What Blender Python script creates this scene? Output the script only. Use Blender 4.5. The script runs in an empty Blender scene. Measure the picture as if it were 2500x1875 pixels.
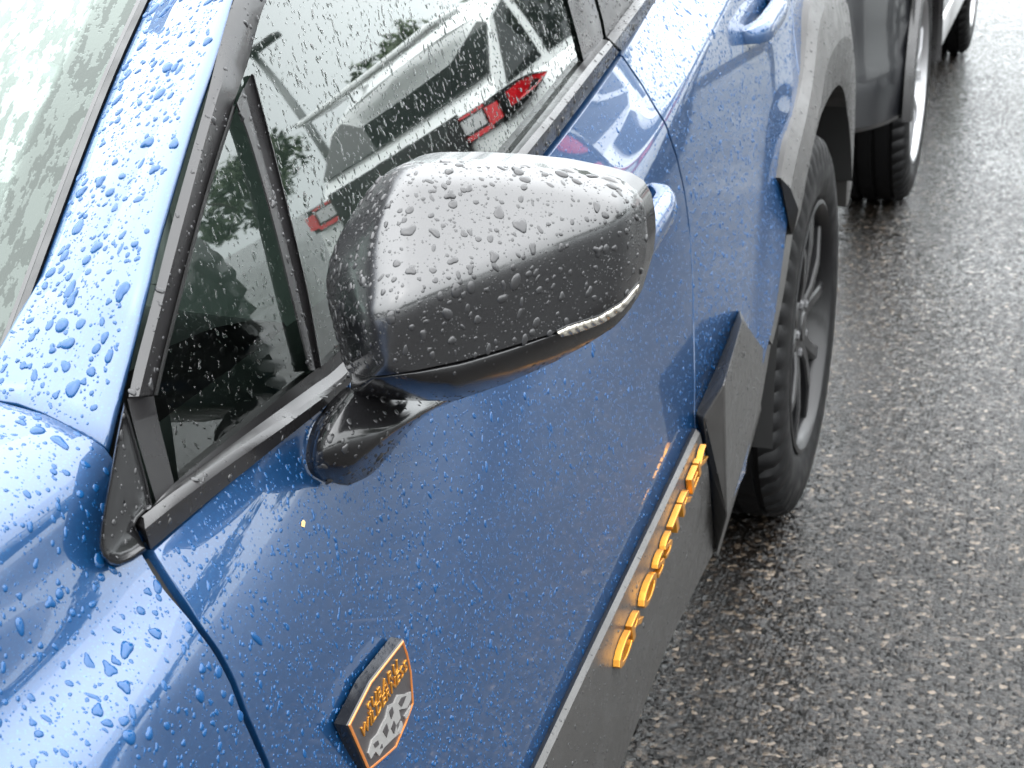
import bpy, bmesh, math, random
import numpy as np
from mathutils import Vector, Matrix

random.seed(7)
rng = np.random.default_rng(7)
D = bpy.data
SC = bpy.context.scene
COL = SC.collection

# ------------------------------------------------------------------ camera, sky, sun, exposure
CAM = np.array([1.2859, -.0818, 1.3561])
YAW, PIT, ROL, FOC = -.3432, -.3823, -.0387, 3901.3      # focal length in pixels of a 2500 px wide frame
fw = np.array([math.sin(YAW)*math.cos(PIT), math.cos(YAW)*math.cos(PIT), math.sin(PIT)])
rt = np.cross(fw, [0, 0, 1]); rt /= np.linalg.norm(rt)
up = np.cross(rt, fw)
rt, up = math.cos(ROL)*rt + math.sin(ROL)*up, -math.sin(ROL)*rt + math.cos(ROL)*up
cd = D.cameras.new('camera'); cam = D.objects.new('camera', cd); COL.objects.link(cam)
cam.matrix_world = Matrix(((rt[0], up[0], -fw[0], CAM[0]), (rt[1], up[1], -fw[1], CAM[1]),
                           (rt[2], up[2], -fw[2], CAM[2]), (0, 0, 0, 1)))
cd.sensor_width = 36; cd.lens = 36*FOC/2500; cd.clip_start = .02; cd.clip_end = 2000
cd.dof.use_dof = True; cd.dof.focus_distance = 1.12; cd.dof.aperture_fstop = 22
SC.camera = cam

W = D.worlds.new('World'); SC.world = W; W.use_nodes = True
wn, wl = W.node_tree.nodes, W.node_tree.links
wn.clear()
def wnode(t, **k):
    n = wn.new(t)
    for a, b in k.items(): setattr(n, a, b)
    return n
sky = wnode('ShaderNodeTexSky', sky_type='NISHITA', sun_disc=False, sun_elevation=math.radians(62),
            sun_rotation=math.radians(200), air_density=1.0, dust_density=6.0, ozone_density=1.0)
hs = wnode('ShaderNodeHueSaturation'); hs.inputs['Saturation'].default_value = .12; hs.inputs['Value'].default_value = .06
wl.new(sky.outputs[0], hs.inputs['Color'])
tc = wnode('ShaderNodeTexCoord'); sx = wnode('ShaderNodeSeparateXYZ'); wl.new(tc.outputs['Generated'], sx.inputs[0])
ramp = wnode('ShaderNodeValToRGB')                       # overcast sky: zenith brighter than the horizon
ramp.color_ramp.elements[0].position = 0; ramp.color_ramp.elements[0].color = (.50, .535, .55, 1)
ramp.color_ramp.elements[1].position = .9; ramp.color_ramp.elements[1].color = (1.0, 1.03, 1.06, 1)
wl.new(sx.outputs['Z'], ramp.inputs[0])
nz = wnode('ShaderNodeTexNoise'); nz.inputs['Scale'].default_value = 1.6; nz.inputs['Detail'].default_value = 5
wl.new(tc.outputs['Generated'], nz.inputs['Vector'])
mr = wnode('ShaderNodeMapRange'); mr.inputs[1].default_value = .3; mr.inputs[2].default_value = .7
mr.inputs[3].default_value = .9; mr.inputs[4].default_value = 1.1
wl.new(nz.outputs[0], mr.inputs[0])
mx = wnode('ShaderNodeMix', data_type='RGBA', blend_type='MULTIPLY'); mx.inputs[0].default_value = 1
wl.new(ramp.outputs[0], mx.inputs[6]); wl.new(mr.outputs[0], mx.inputs[7])
ad = wnode('ShaderNodeMix', data_type='RGBA', blend_type='MIX'); ad.inputs[0].default_value = .15
wl.new(mx.outputs[2], ad.inputs[6]); wl.new(hs.outputs[0], ad.inputs[7])
bg = wnode('ShaderNodeBackground'); bg.inputs['Strength'].default_value = .9
wl.new(ad.outputs[2], bg.inputs[0])
wo = wnode('ShaderNodeOutputWorld'); wl.new(bg.outputs[0], wo.inputs[0])

sl = D.lights.new('sun', 'SUN'); sl.energy = .5; sl.angle = math.radians(150); sl.color = (1, .985, .96)
sun = D.objects.new('sun', sl); COL.objects.link(sun)
sun.rotation_euler = (math.radians(28), 0, math.radians(20))
VS = SC.view_settings
VS.view_transform = 'Standard'; VS.look = 'None'; VS.gamma = 1; VS.exposure = 3.2; VS.use_curve_mapping = False
cy = SC.cycles
cy.max_bounces = 14; cy.transmission_bounces = 12; cy.glossy_bounces = 6; cy.diffuse_bounces = 3
cy.caustics_reflective = True; cy.caustics_refractive = True; cy.blur_glossy = .3
cy.sample_clamp_indirect = 12; cy.use_denoising = True

# ------------------------------------------------------------------ helpers: pixels (of a 2212 px wide view) to points
VPX = 2500/2212
def ray(vx, vy):
    d = fw + rt*((vx*VPX-1250)/FOC) - up*((vy*VPX-937.5)/FOC)
    return d/np.linalg.norm(d)
def U(vx, vy, X): d = ray(vx, vy); return CAM + d*(X-CAM[0])/d[0]
def Uy(vx, vy, Y): d = ray(vx, vy); return CAM + d*(Y-CAM[1])/d[1]
def Uz(vx, vy, Z): d = ray(vx, vy); return CAM + d*(Z-CAM[2])/d[2]
def Us(vx, vy, fx, off=0., t0=.5, t1=4.):
    d = ray(vx, vy); ts = np.linspace(t0, t1, 300)
    P = CAM + d*ts[:, None]
    g = P[:, 0] - fx(P[:, 1], P[:, 2]) - off
    k = np.where((g[:-1] > 0) & (g[1:] <= 0))[0]
    if not len(k): raise ValueError((vx, vy))
    a, b = ts[k[0]], ts[k[0]+1]
    for _ in range(30):
        m = (a+b)/2; p = CAM+d*m
        if p[0]-fx(p[1], p[2])-off > 0: a = m
        else: b = m
    return CAM + d*a
def cr(P, n):                                            # Catmull-Rom through points, n samples
    P = np.asarray(P, float); m = len(P)
    if m == 2:
        t = np.linspace(0, 1, n)[:, None]; return P[0]*(1-t)+P[1]*t
    L = np.concatenate([[0], np.cumsum(np.linalg.norm(np.diff(P, axis=0), axis=1)**.5+1e-9)])
    s = np.linspace(0, L[-1], n); T = np.gradient(P, L, axis=0)
    k = np.clip(np.searchsorted(L, s, 'right')-1, 0, m-2); h = (L[k+1]-L[k])[:, None]; t = ((s-L[k])/(L[k+1]-L[k]))[:, None]
    return ((2*t**3-3*t**2+1)*P[k]+(t**3-2*t**2+t)*h*T[k]+(-2*t**3+3*t**2)*P[k+1]+(t**3-t**2)*h*T[k+1])
def lin(P, n):                                           # resample a polyline
    P = np.asarray(P, float)
    L = np.concatenate([[0], np.cumsum(np.linalg.norm(np.diff(P, axis=0), axis=1))])
    s = np.linspace(0, L[-1], n)
    return np.stack([np.interp(s, L, P[:, i]) for i in range(P.shape[1])], 1)

# ------------------------------------------------------------------ helpers: objects
def tag(o, label, cat, group=None, kind=None):
    if label: o['label'] = label
    if cat: o['category'] = cat
    if group: o['group'] = group
    if kind: o['kind'] = kind
    return o
def empty(name, loc=(0, 0, 0), parent=None):
    o = D.objects.new(name, None); COL.objects.link(o); o.location = loc; o.empty_display_size = .1
    if parent: o.parent = parent
    return o
def mesh(name, V, F, mat, parent=None, smooth=True, sharp=None):
    me = D.meshes.new(name)
    V = np.asarray(V, float)
    me.from_pydata(V.tolist(), [], [list(map(int, f)) for f in F]); me.update()
    if mat: me.materials.append(mat)
    if smooth:
        me.polygons.foreach_set('use_smooth', [True]*len(me.polygons))
        if sharp: me.set_sharp_from_angle(angle=math.radians(sharp))
    o = D.objects.new(name, me); COL.objects.link(o)
    if parent: o.parent = parent
    return o
def gridF(n, m, cu=False, cv=False, off=0, flip=False):
    F = []
    for i in range(n if cu else n-1):
        for j in range(m if cv else m-1):
            a, b = i*m+j, ((i+1) % n)*m+j; c, d = ((i+1) % n)*m+(j+1) % m, i*m+(j+1) % m
            F.append([off+a, off+d, off+c, off+b] if flip else [off+a, off+b, off+c, off+d])
    return F
def grid(name, P, mat, parent=None, cu=False, cv=False, smooth=True, flip=False, sharp=None):
    P = np.asarray(P, float); n, m = P.shape[:2]
    return mesh(name, P.reshape(-1, 3), gridF(n, m, cu, cv, 0, flip), mat, parent, smooth, sharp)
def loft(lines, n, k=4):                                 # rows: polylines; smooth across them
    R = np.stack([cr(l, n) for l in lines])
    m = (len(lines)-1)*k+1
    return np.stack([cr(R[:, j], m) for j in range(n)], 1)
def revolve(prof, n, axis='x'):                          # profile of (along, radius)
    prof = np.asarray(prof, float); a = np.arange(n)*2*math.pi/n
    P = np.zeros((n, len(prof), 3))
    P[:, :, 0] = prof[:, 0]; P[:, :, 1] = np.cos(a)[:, None]*prof[:, 1]; P[:, :, 2] = np.sin(a)[:, None]*prof[:, 1]
    return P
def prism(poly, vec):                                    # closed outline extruded along vec, with its two caps
    poly = np.asarray(poly, float); n = len(poly)
    V = np.concatenate([poly, poly+np.asarray(vec)])
    F = [list(range(n))[::-1], list(range(n, 2*n))] + [[i, (i+1) % n, n+(i+1) % n, n+i] for i in range(n)]
    return V, F
def tube(path, r, n=8, cap=True):
    path = np.asarray(path, float); m = len(path)
    r = np.broadcast_to(r, (m,)); T = np.gradient(path, axis=0); T /= np.linalg.norm(T, axis=1)[:, None]
    ref = np.array([0, 0, 1.]) if abs(T[0][2]) < .9 else np.array([1., 0, 0])
    V = []
    for i in range(m):
        a = np.cross(T[i], ref); a /= np.linalg.norm(a); b = np.cross(a, T[i])
        for k in range(n):
            t = 2*math.pi*k/n; V.append(path[i]+r[i]*(math.cos(t)*a+math.sin(t)*b))
    F = gridF(m, n, False, True)
    if cap: F += [list(range(n)), list(range((m-1)*n, m*n))[::-1]]
    return np.array(V), F
def boxV(c, s, bev=.0):
    bm = bmesh.new(); bmesh.ops.create_cube(bm, size=1)
    for v in bm.verts: v.co = Vector((c[0]+v.co.x*s[0], c[1]+v.co.y*s[1], c[2]+v.co.z*s[2]))
    if bev: bmesh.ops.bevel(bm, geom=bm.edges[:], offset=bev, segments=2, affect='EDGES', profile=.5)
    V = np.array([v.co[:] for v in bm.verts]); bm.verts.index_update()
    F = [[v.index for v in f.verts] for f in bm.faces]; bm.free()
    return V, F
def join(parts):
    V, F, o = [], [], 0
    for v, f in parts:
        V.append(np.asarray(v)); F += [[i+o for i in q] for q in f]; o += len(v)
    return np.concatenate(V), F
def copy_tree(o, parent=None, mirror=False):
    c = o.copy(); COL.objects.link(c); c.parent = parent
    for ch in list(o.children): copy_tree(ch, c)
    return c

# ------------------------------------------------------------------ materials
def mat(name, col=(.5, .5, .5), rough=.5, metal=0., coat=0., coat_r=.03, ior=1.5, trans=0., emit=None, spec=.5):
    m = D.materials.new(name); m.use_nodes = True
    b = m.node_tree.nodes['Principled BSDF']
    b.inputs['Base Color'].default_value = (*col, 1); b.inputs['Roughness'].default_value = rough
    b.inputs['Metallic'].default_value = metal; b.inputs['IOR'].default_value = ior
    b.inputs['Coat Weight'].default_value = coat; b.inputs['Coat Roughness'].default_value = coat_r
    b.inputs['Transmission Weight'].default_value = trans; b.inputs['Specular IOR Level'].default_value = spec
    return m
class NT:
    def __init__(s, m): s.m = m; s.n = m.node_tree.nodes; s.l = m.node_tree.links; s.b = s.n.get('Principled BSDF')
    def N(s, t, ins=None, **k):
        n = s.n.new(t)
        for a, b in k.items(): setattr(n, a, b)
        for a, b in (ins or {}).items():
            if hasattr(b, 'is_linked') or isinstance(b, bpy.types.NodeSocket): s.l.new(b, n.inputs[a])
            else: n.inputs[a].default_value = b
        return n
    def coord(s, scale=(1, 1, 1), kind='Object'):
        t = s.N('ShaderNodeTexCoord'); mp = s.N('ShaderNodeMapping', {'Vector': t.outputs[kind], 'Scale': scale}); return mp.outputs[0]
    def noise(s, vec, scale, detail=3, rough=.5): return s.N('ShaderNodeTexNoise', {'Vector': vec, 'Scale': scale, 'Detail': detail, 'Roughness': rough})
    def rampf(s, f, stops):
        r = s.N('ShaderNodeValToRGB', {'Fac': f}); e = r.color_ramp.elements
        while len(e) < len(stops): e.new(.5)
        for q, (p, c) in zip(e, stops): q.position = p; q.color = (*c, 1) if len(c) == 3 else c
        return r.outputs[0]
    def bump(s, h, strength, dist, normal=None):
        d = {'Height': h, 'Strength': strength, 'Distance': dist}
        if normal: d['Normal'] = normal
        return s.N('ShaderNodeBump', d).outputs[0]

# car paint: blue metallic under a clear coat, with flakes
M_paint = mat('blue_paint', (.001, .034, .108), .45, .55, 1.0, .012, spec=.6)
M_paint.node_tree.nodes['Principled BSDF'].inputs['Coat IOR'].default_value = 1.6
t = NT(M_paint); v = t.coord()
fl = t.N('ShaderNodeTexVoronoi', {'Vector': v, 'Scale': 900})
t.l.new(t.rampf(fl.outputs['Color'], [(0, (.0008, .030, .098)), (.75, (.001, .034, .106)), (1, (.003, .058, .165))]), t.b.inputs['Base Color'])
M_white = mat('white_paint', (.72, .74, .73), .35, 0, 1, .02)
M_dark = mat('black_paint', (.006, .0065, .008), .35, .1, .6, .05)
def satin(name, col, rough, scale=700, bs=.12, coat=0., wet=True):
    m = mat(name, col, rough, coat=coat); t = NT(m); v = t.coord()
    n = t.noise(v, scale, 3); t.l.new(t.bump(n.outputs[0], bs, .0008), t.b.inputs['Normal'])
    if wet:
        w = t.noise(v, 28, 4)
        t.l.new(t.rampf(w.outputs[0], [(.35, (rough*.7,)*3), (.7, (min(1, rough*1.25),)*3)]), t.b.inputs['Roughness'])
    return m
M_cap = satin('grey_mirror_plastic', (.005, .0052, .006), .23, 900, .02, 1.0)
M_cap.node_tree.nodes['Principled BSDF'].inputs['Coat Roughness'].default_value = .2; M_cap.node_tree.nodes['Principled BSDF'].inputs['Coat IOR'].default_value = 1.66; M_cap.node_tree.nodes['Principled BSDF'].inputs['Specular IOR Level'].default_value = .05
M_trim = satin('black_trim', (.012, .0115, .012), .32, 800, .05)
M_trimg = satin('gloss_black_trim', (.007, .007, .0075), .16, 500, .02)
M_clad = satin('textured_grey_cladding', (.026, .025, .024), .42, 900, .35)
M_rub = satin('black_rubber', (.012, .012, .012), .55, 400, .1)
M_tyre = satin('tyre_rubber', (.004, .004, .0043), .5, 260, .2)
M_tyre.node_tree.nodes['Principled BSDF'].inputs['Specular IOR Level'].default_value = .12
M_gap = mat('gap_shadow_underside_black', (.004, .004, .004), .9)  # near-black: painted shade in the panel gaps, also wheel houses and floor pans
M_int = mat('dark_interior_fabric', (.034, .042, .038), .75)
M_int2 = mat('interior_plastic', (.030, .037, .034), .5)
M_rim = mat('gloss_black_alloy', (.005, .005, .0055), .34, .0, .15, .15, spec=.22)
M_disc = mat('dull_brake_steel', (.16, .16, .165), .4, .8)
M_steel = mat('bright_steel', (.55, .55, .56), .3, 1)
M_chrome = mat('silver_reflector', (.75, .75, .74), .12, 1)
M_clear = mat('clear_lens', (1, 1, 1), .03, ior=1.5, trans=1)
M_gold = mat('gold_lettering', (.62, .27, .035), .3, .85, .2, .1)
M_copper = mat('copper_edge', (.50, .17, .04), .32, .5, .4, .1)
M_badge = satin('dark_badge_face', (.03, .027, .028), .38, 600, .15)
M_silver = mat('grey_relief', (.22, .215, .21), .42, .3)
M_red = mat('red_lamp_lens', (.55, .008, .015), .08, coat=1)
M_lampclear = mat('pale_lamp_lens', (.5, .5, .5), .1, coat=1)
M_glassdark = mat('dark_tinted_glass', (.012, .015, .015), .03, coat=0)
M_bark = mat('bark', (.07, .055, .045), .9)
M_leaf = mat('foliage', (.045, .075, .03), .6)
t = NT(M_leaf); oi = t.N('ShaderNodeObjectInfo'); n = t.noise(t.coord(), 2.2, 2)
t.l.new(t.rampf(n.outputs[0], [(.3, (.022, .042, .018)), (.7, (.07, .10, .038))]), t.b.inputs['Base Color'])
M_post = mat('galvanised_post', (.25, .26, .26), .5, .3)
M_conc = mat('concrete', (.32, .31, .29), .8)
# tinted window glass as a thin sheet: reflection of both faces over a green-grey see-through tint
def glassmat(name, tint, dirt=0.):
    m = D.materials.new(name); m.use_nodes = True; t = NT(m); t.n.remove(t.b)
    out = t.n['Material Output']
    tr = t.N('ShaderNodeBsdfTransparent', {'Color': (*tint, 1)})
    gl = t.N('ShaderNodeBsdfGlossy', {'Roughness': .015, 'Color': (.97, 1, .985, 1)})
    fr = t.N('ShaderNodeFresnel', {'IOR': 1.52})
    m2 = t.N('ShaderNodeMath', {0: fr.outputs[0], 1: 1.75}, operation='MULTIPLY', use_clamp=True)
    mixs = t.N('ShaderNodeMixShader', {0: m2.outputs[0], 1: tr.outputs[0], 2: gl.outputs[0]})
    t.l.new(mixs.outputs[0], out.inputs[0]); return m
M_glass = glassmat('tinted_window_glass', (.52, .60, .56))
M_water = mat('rain_water', (1, 1, 1), 0, ior=1.36, trans=1)
# a bead of water on a coated surface hides the gloss of the coat below it and shows the pigment, so beads carry the pigment colour
M_bead_blue = mat('water_bead_on_blue', (.004, .050, .15), .02, ior=1.40, trans=.22)
M_bead_dark = mat('water_bead_on_black', (.020, .020, .021), .02, ior=1.42)

# ------------------------------------------------------------------ shape of the blue car (x outwards on its left side, y rearwards, z up)
def sst(a, b, x): q = np.clip((x-a)/(b-a), 0, 1); return q*q*(3-2*q)
def xb(y): return .845-.06*(y-1.05)**2                   # belt line in plan
def zb(y): return .951+.0865*(y-.6)-.035*(y-.6)*(1.6-y)  # lower edge of the belt moulding
def smin(a, b, k): m = np.minimum(a, b); return m-k*np.log(np.exp(-(a-m)/k)+np.exp(-(b-m)/k))
def body(y, z):                                          # skin of doors and quarter
    y = np.asarray(y, float); z = np.asarray(z, float)
    xl = lambda q: .905-.05*(q-.55)-.08*np.maximum(q-.55, 0)**2-.3*np.maximum(.50-q, 0)**2
    zc = .935+.2*(np.minimum(y, 2.1)-1.46)+.06*np.maximum(y-2.1, 0); zt = zb(y); a = .30+.70*sst(.58, .95, y); sf_ = 1-sst(1.0, 1.45, y)
    xc = xl(zc)-.003*(1-sf_); t = (z-zc)/(zt-zc)
    xu = xc-(xc-xb(y))*(a*t+(1-a)*np.maximum(t, 0)**3.5)
    rr = np.hypot(y-2.67, z-.345)
    fl = .014*sst(.75, .5, rr)*sst(1.0, .8, z)
    return smin(xl(z), xu, .0025+.007*sf_)+fl-.22*np.maximum(y-2.75, 0)**1.5
def xg(y, z):                                            # side glass, curved inwards to the roof
    h = z-(zb(y)+.015); return xb(y)-.008-(.238+.07*(y-1.35))*h-.33*h*np.abs(h)
def hitb(p, off=0.): return Us(p[0], p[1], body, off)
def hitg(p, off=0.): return Us(p[0], p[1], xg, off)

CAR = empty('parked_car', (0, 1.3, 0))
tag(CAR, 'blue hatchback car covered in rain drops with grey mirror and black lower cladding', 'car')
inv = Matrix.Translation((0, -1.3, 0))
def part(o):
    o.parent = CAR; o.matrix_parent_inverse = inv; return o
PANELS = {}                                              # surfaces that carry rain drops

def curve_yz(px, fx=body):                               # pixel polyline on a surface -> y as a function of z
    P = np.array([Us(a, b, fx) for a, b in px]); o = np.argsort(P[:, 2])
    return lambda z: np.interp(z, P[o, 2], P[o, 1])
gF = curve_yz([(328, 1198), (345, 1225), (380, 1280), (430, 1360), (470, 1415), (500, 1470), (530, 1550), (565, 1630), (578, 1659)])
gB = curve_yz([(1342, 118), (1385, 180), (1420, 240), (1445, 290), (1462, 340), (1478, 410), (1490, 500), (1496, 600), (1498, 700), (1500, 800), (1500, 900)])
def panel(name, yl, yr, zlo, zhi, nu, nv, m=M_paint, fx=body, ret=.010, power=1.):
    u = np.linspace(0, 1, nu)[None, :]; v = np.linspace(0, 1, nv)[:, None]**power
    y = np.broadcast_to(yl(np.array(.8))+(yr(np.array(.8))-yl(np.array(.8)))*u, (nv, nu)).copy(); z = None
    for _ in range(8):
        z = zlo(y)+(zhi(y)-zlo(y))*v; y = yl(z)+(yr(z)-yl(z))*u
    P = np.stack([fx(y, z), y, z], -1)
    def edge(a, b, n): # rounded return into the gap
        d = a-b; d /= np.linalg.norm(d, axis=-1, keepdims=True)+1e-9
        return [a+d*.0003-np.array([.0004, 0, 0]), a+d*.0005-np.array([.0012, 0, 0]), a+d*.0005-np.array([ret, 0, 0])]
    L = edge(P[:, 0], P[:, 1], 0); R = edge(P[:, -1], P[:, -2], 0)
    Q = np.concatenate([np.stack(L[::-1], 1), P, np.stack(R, 1)], 1)
    T = edge(Q[-1], Q[-2], 0); B_ = edge(Q[0], Q[1], 0)
    Q = np.concatenate([np.stack(B_[::-1]), Q, np.stack(T)], 0)
    o = part(grid(name, Q, m, None, flip=True, sharp=30)); PANELS[name] = P
    return o
HG = .0030
front_door = panel('front_door', lambda z: gF(z)+.0036, lambda z: gB(z)-HG, lambda y: .40+0*y, lambda y: zb(y)-.001, 90, 110)
def yrear(z): return np.interp(z, [.40, .50, .56, .64, .72, .80, 1.1], [1.92, 2.0, 2.10, 2.18, 2.26, 2.38, 2.47])
rear_door = panel('rear_door', lambda z: gB(z)+HG, yrear, lambda y: .40+0*y, lambda y: zb(y)-.001, 80, 110)
def zlow(y): return .345+np.sqrt(np.maximum(.46**2-(y-2.67)**2, 1e-4))
qp = panel('rear_quarter', lambda z: yrear(np.maximum(z, .8))+.007, lambda z: 3.30+0*z, lambda y: np.maximum(zlow(y), .66), lambda y: zb(y)+.03, 60, 60)

A_gap = np.array([U(-60, 856, .728), U(0, 862, .742), U(50, 872, .754), U(100, 892, .770), U(170, 932, .791), U(236, 969, .807)])
print('A_gap', A_gap.round(3).tolist())
# fender: sections (x, z) at stations y, shoulder ledge between the side and the cowl
S = {-.55: [(.86, .60), (.868, .70), (.862, .78), (.85, .83), (.815, .865), (.765, .895), (.72, .92), (.67, .94), (.60, .95), (.52, .955)],
     -.10: [(.885, .55), (.887, .70), (.880, .79), (.869, .845), (.845, .875), (.795, .91), (.768, .94), (.73, .965), (.67, .98), (.58, .985)],
     .22: [(.892, .55), (.890, .70), (.884, .80), (.875, .857), (.852, .886), (.812, .922), (.796, .955), (.772, .99), (.72, 1.005), (.62, 1.01)],
     .42: [(.895, .55), (.892, .70), (.885, .80), (.876, .865), (.856, .895), (.824, .925), (.810, .965), (.792, 1.003), (.74, 1.023), (.64, 1.03)],
     .52: [(.896, .55), (.893, .70), (.886, .80), (.877, .872), (.860, .903), (.831, .929), (.816, .965), (.801, 1.003), (.746, 1.026), (.65, 1.035)],
     .585: [(.897, .55), (.894, .70), (.886, .80), (.877, .878), (.862, .908), (.838, .937), (.820, .967), (.806, 1.006), (.750, 1.0265), (.65, 1.035)]}
for y_, yq in ((.42, .60), (.52, .60), (.585, .60)):
    S[y_] = [(float(body(yq, z_))+.0012, z_) if z_ < .915 else (x_, z_) for x_, z_ in S[y_]] if y_ > .5 else S[y_]
ys = sorted(S); raw = np.array([[(x, y, z) for x, z in S[y]] for y in ys])
R1 = np.stack([cr(raw[i], 71) for i in range(len(ys))])
P = np.stack([cr(R1[:, j], 70) for j in range(71)], 1)
zz = P[..., 2]; gy = np.where(zz < .955, gF(zz)-.0036, np.interp(zz, [.955, 1.005, 1.015, 1.022, 1.028, 1.033], [.589, .5965, .5935, .5965, .594, .588]))
sh = (gy[-1]-P[-1, :, 1])[None, :]*np.linspace(0, 1, 70)[:, None]**2
P[..., 1] += sh
PANELS['front_fender'] = P
last = P[-1]; Pr = np.concatenate([P, (last+[-.0004, .0003, 0])[None], (last+[-.0012, .0005, 0])[None], (last+[-.012, .0005, -.004])[None]])
fender = part(grid('front_fender', Pr, M_paint, None, sharp=30))

# near-black sheet behind the gaps: the shade of the slots put into its colour
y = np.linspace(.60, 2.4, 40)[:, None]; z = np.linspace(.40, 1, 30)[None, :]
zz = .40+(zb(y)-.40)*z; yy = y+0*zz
part(grid('gap_shade_backing', np.stack([body(yy, zz)-.014, yy, zz], -1), M_gap))

def gap_shade(name, gy_, z0, z1, n=60, w=.0045, deep=.0022):  # black strip laid just under the skin, painted shade for the panel gap
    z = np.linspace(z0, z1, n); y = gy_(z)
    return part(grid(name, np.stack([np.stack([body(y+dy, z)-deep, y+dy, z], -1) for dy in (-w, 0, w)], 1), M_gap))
gap_shade('front_door_gap_shade', gF, .45, .945, w=.008, deep=.0075); gap_shade('rear_door_gap_shade', gB, .45, 1.03)
# ---- A-pillar, windscreen
E1px = [(238, 968), (264, 851), (288, 731), (316, 640), (344, 520), (384, 380), (424, 248), (468, 120), (502, 0)]
E2px = [(-28, 905, .735), (0, 828, .732), (60, 663, .7255), (120, 499, .7175), (200, 285, .706), (260, 137, .697), (322, 0, .687)]
E1 = np.array([hitg(p, .006) for p in E1px]); E2 = np.array([U(*p) for p in E2px])
def extend(L, n=5, step=.12, drop=.10):                  # carry a pillar line on to the roof rail
    L = list(L); d = (L[-1]-L[-3]); d /= np.linalg.norm(d)
    for i in range(n):
        d = d+np.array([-.03, .0, -.085]); d /= np.linalg.norm(d); L.append(L[-1]+d*step)
    return np.array(L)
E1w = extend(E1, 9, .14); E2w = extend(E2, 9, .14)
N = 60
a = cr(E1w, N); b = cr(E2w, N)
rows = []
nrm = np.array([.45, -.45, .77])
for s, bu, dn in ((0, -.012, 0), (0, 0, 0), (.04, .0030, 0), (.12, .0058, 0), (.3, .0072, 0), (.48, .0068, 0), (.66, .0052, 0), (.68, .0048, 0), (.85, .0018, 0), (.97, 0, 0), (1, -.002, 0), (1, -.012, 0)):
    rows.append(a*(1-s)+b*s+nrm*bu)
P = np.stack(rows, 1)
# the foot of the pillar ends at the gap to the fender
gapl = cr(A_gap[::-1], 40); gs = np.linspace(0, 1, 40)
sv = np.array([0, 0, .04, .12, .3, .48, .66, .68, .85, .97, 1, 1])
foot = np.stack([np.interp(sv, gs, gapl[:, i]) for i in range(3)], 1); foot[0] -= nrm*.012; foot[-1] -= nrm*.012
for i in range(6): P[i] = foot+(P[6]-foot)*(i/6.)
ret = foot+np.array([0, -.0018, 0])-nrm*.003
part(grid('a_pillar', np.concatenate([(ret-nrm*.008)[None], ret[None], P]), M_paint, flip=True)); PANELS['a_pillar'] = P[:34, 3:-2]

# windscreen
def screen(sx, b):
    s = sx[None, :, None]; B = b[:, None, :]
    return np.concatenate([B[..., :1]*s, B[..., 1:2]-.20*(1-s**2)*1.0, B[..., 2:3]+.012*(1-s**2)-.004], -1)
bb = b+np.array([-.004, 0, -.002])
low = bb[0]+(bb[0]-bb[4])*np.linspace(.6, .1, 4)[:, None]
bw = np.concatenate([low, bb[:44]])
sxs = np.concatenate([[-1], np.linspace(-.98, .6, 14), np.linspace(.65, 1, 36)])
PW = screen(sxs, bw)
M_ws = D.materials.new('wet_windscreen_glass'); M_ws.use_nodes = True
part(grid('windscreen', PW, M_ws, flip=True))
# black printed border under the edge of the screen, painted on the glass by its material
def ws_material(m):
    t = NT(m); t.n.remove(t.b); out = t.n['Material Output']
    geo = t.N('ShaderNodeTexCoord'); c = geo.outputs['UV']
    sep = t.N('ShaderNodeSeparateXYZ', {0: c})
    v = t.coord((1, 1, 1))
    nd = t.noise(v, 9, 2); 
    # thin sheets of running water: patches stretched down the screen
    mp = t.N('ShaderNodeMapping', {'Vector': c, 'Scale': (150, 34, 1), 'Rotation': (0, 0, .10)})
    wv = t.noise(mp.outputs[0], 1.0, 4, .6)
    mp2 = t.N('ShaderNodeMapping', {'Vector': c, 'Scale': (420, 260, 1)}); w2 = t.noise(mp2.outputs[0], 1.0, 2)
    s2 = t.N('ShaderNodeMath', {0: w2.outputs[0], 1: .22, 2: wv.outputs[0]}, operation='MULTIPLY_ADD')
    film = t.rampf(s2.outputs[0], [(.595, (0, 0, 0)), (.612, (1, 1, 1))])
    bmp = t.bump(film, .35, .0006); w2b = t.bump(w2.outputs[0], .10, .0008, bmp)
    frit = t.rampf(sep.outputs['X'], [(.9665, (0, 0, 0)), (.969, (1, 1, 1))])
    clear = t.N('ShaderNodeBsdfTransparent', {'Color': (.62, .72, .67, 1)})
    black = t.N('ShaderNodeBsdfDiffuse', {'Color': (.012, .011, .011, 1)})
    und = t.N('ShaderNodeMixShader', {0: frit, 1: clear.outputs[0], 2: black.outputs[0]})
    gl = t.N('ShaderNodeBsdfGlossy', {'Roughness': .03, 'Normal': w2b, 'Color': (.86, 1, .925, 1)})
    fr = t.N('ShaderNodeFresnel', {'IOR': 1.5, 'Normal': w2b})
    gain = t.N('ShaderNodeMapRange', {0: film, 3: 1.75, 4: 2.7})
    gf = t.N('ShaderNodeMapRange', {0: frit, 3: 1.0, 4: .50}); gg = t.N('ShaderNodeMath', {0: gain.outputs[0], 1: gf.outputs[0]}, operation='MULTIPLY')
    fm = t.N('ShaderNodeMath', {0: fr.outputs[0], 1: gg.outputs[0]}, operation='MULTIPLY', use_clamp=True)
    mixs = t.N('ShaderNodeMixShader', {0: fm.outputs[0], 1: und.outputs[0], 2: gl.outputs[0]})
    t.l.new(mixs.outputs[0], out.inputs[0])
ws_material(M_ws)
ws = [o for o in CAR.children if o.name.startswith('windscreen')][0]
uvl = ws.data.uv_layers.new(name='UVMap'); n_, m_ = PW.shape[:2]
dist = (1-np.abs(sxs))*.70                                # metres from the edge of the screen
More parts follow.
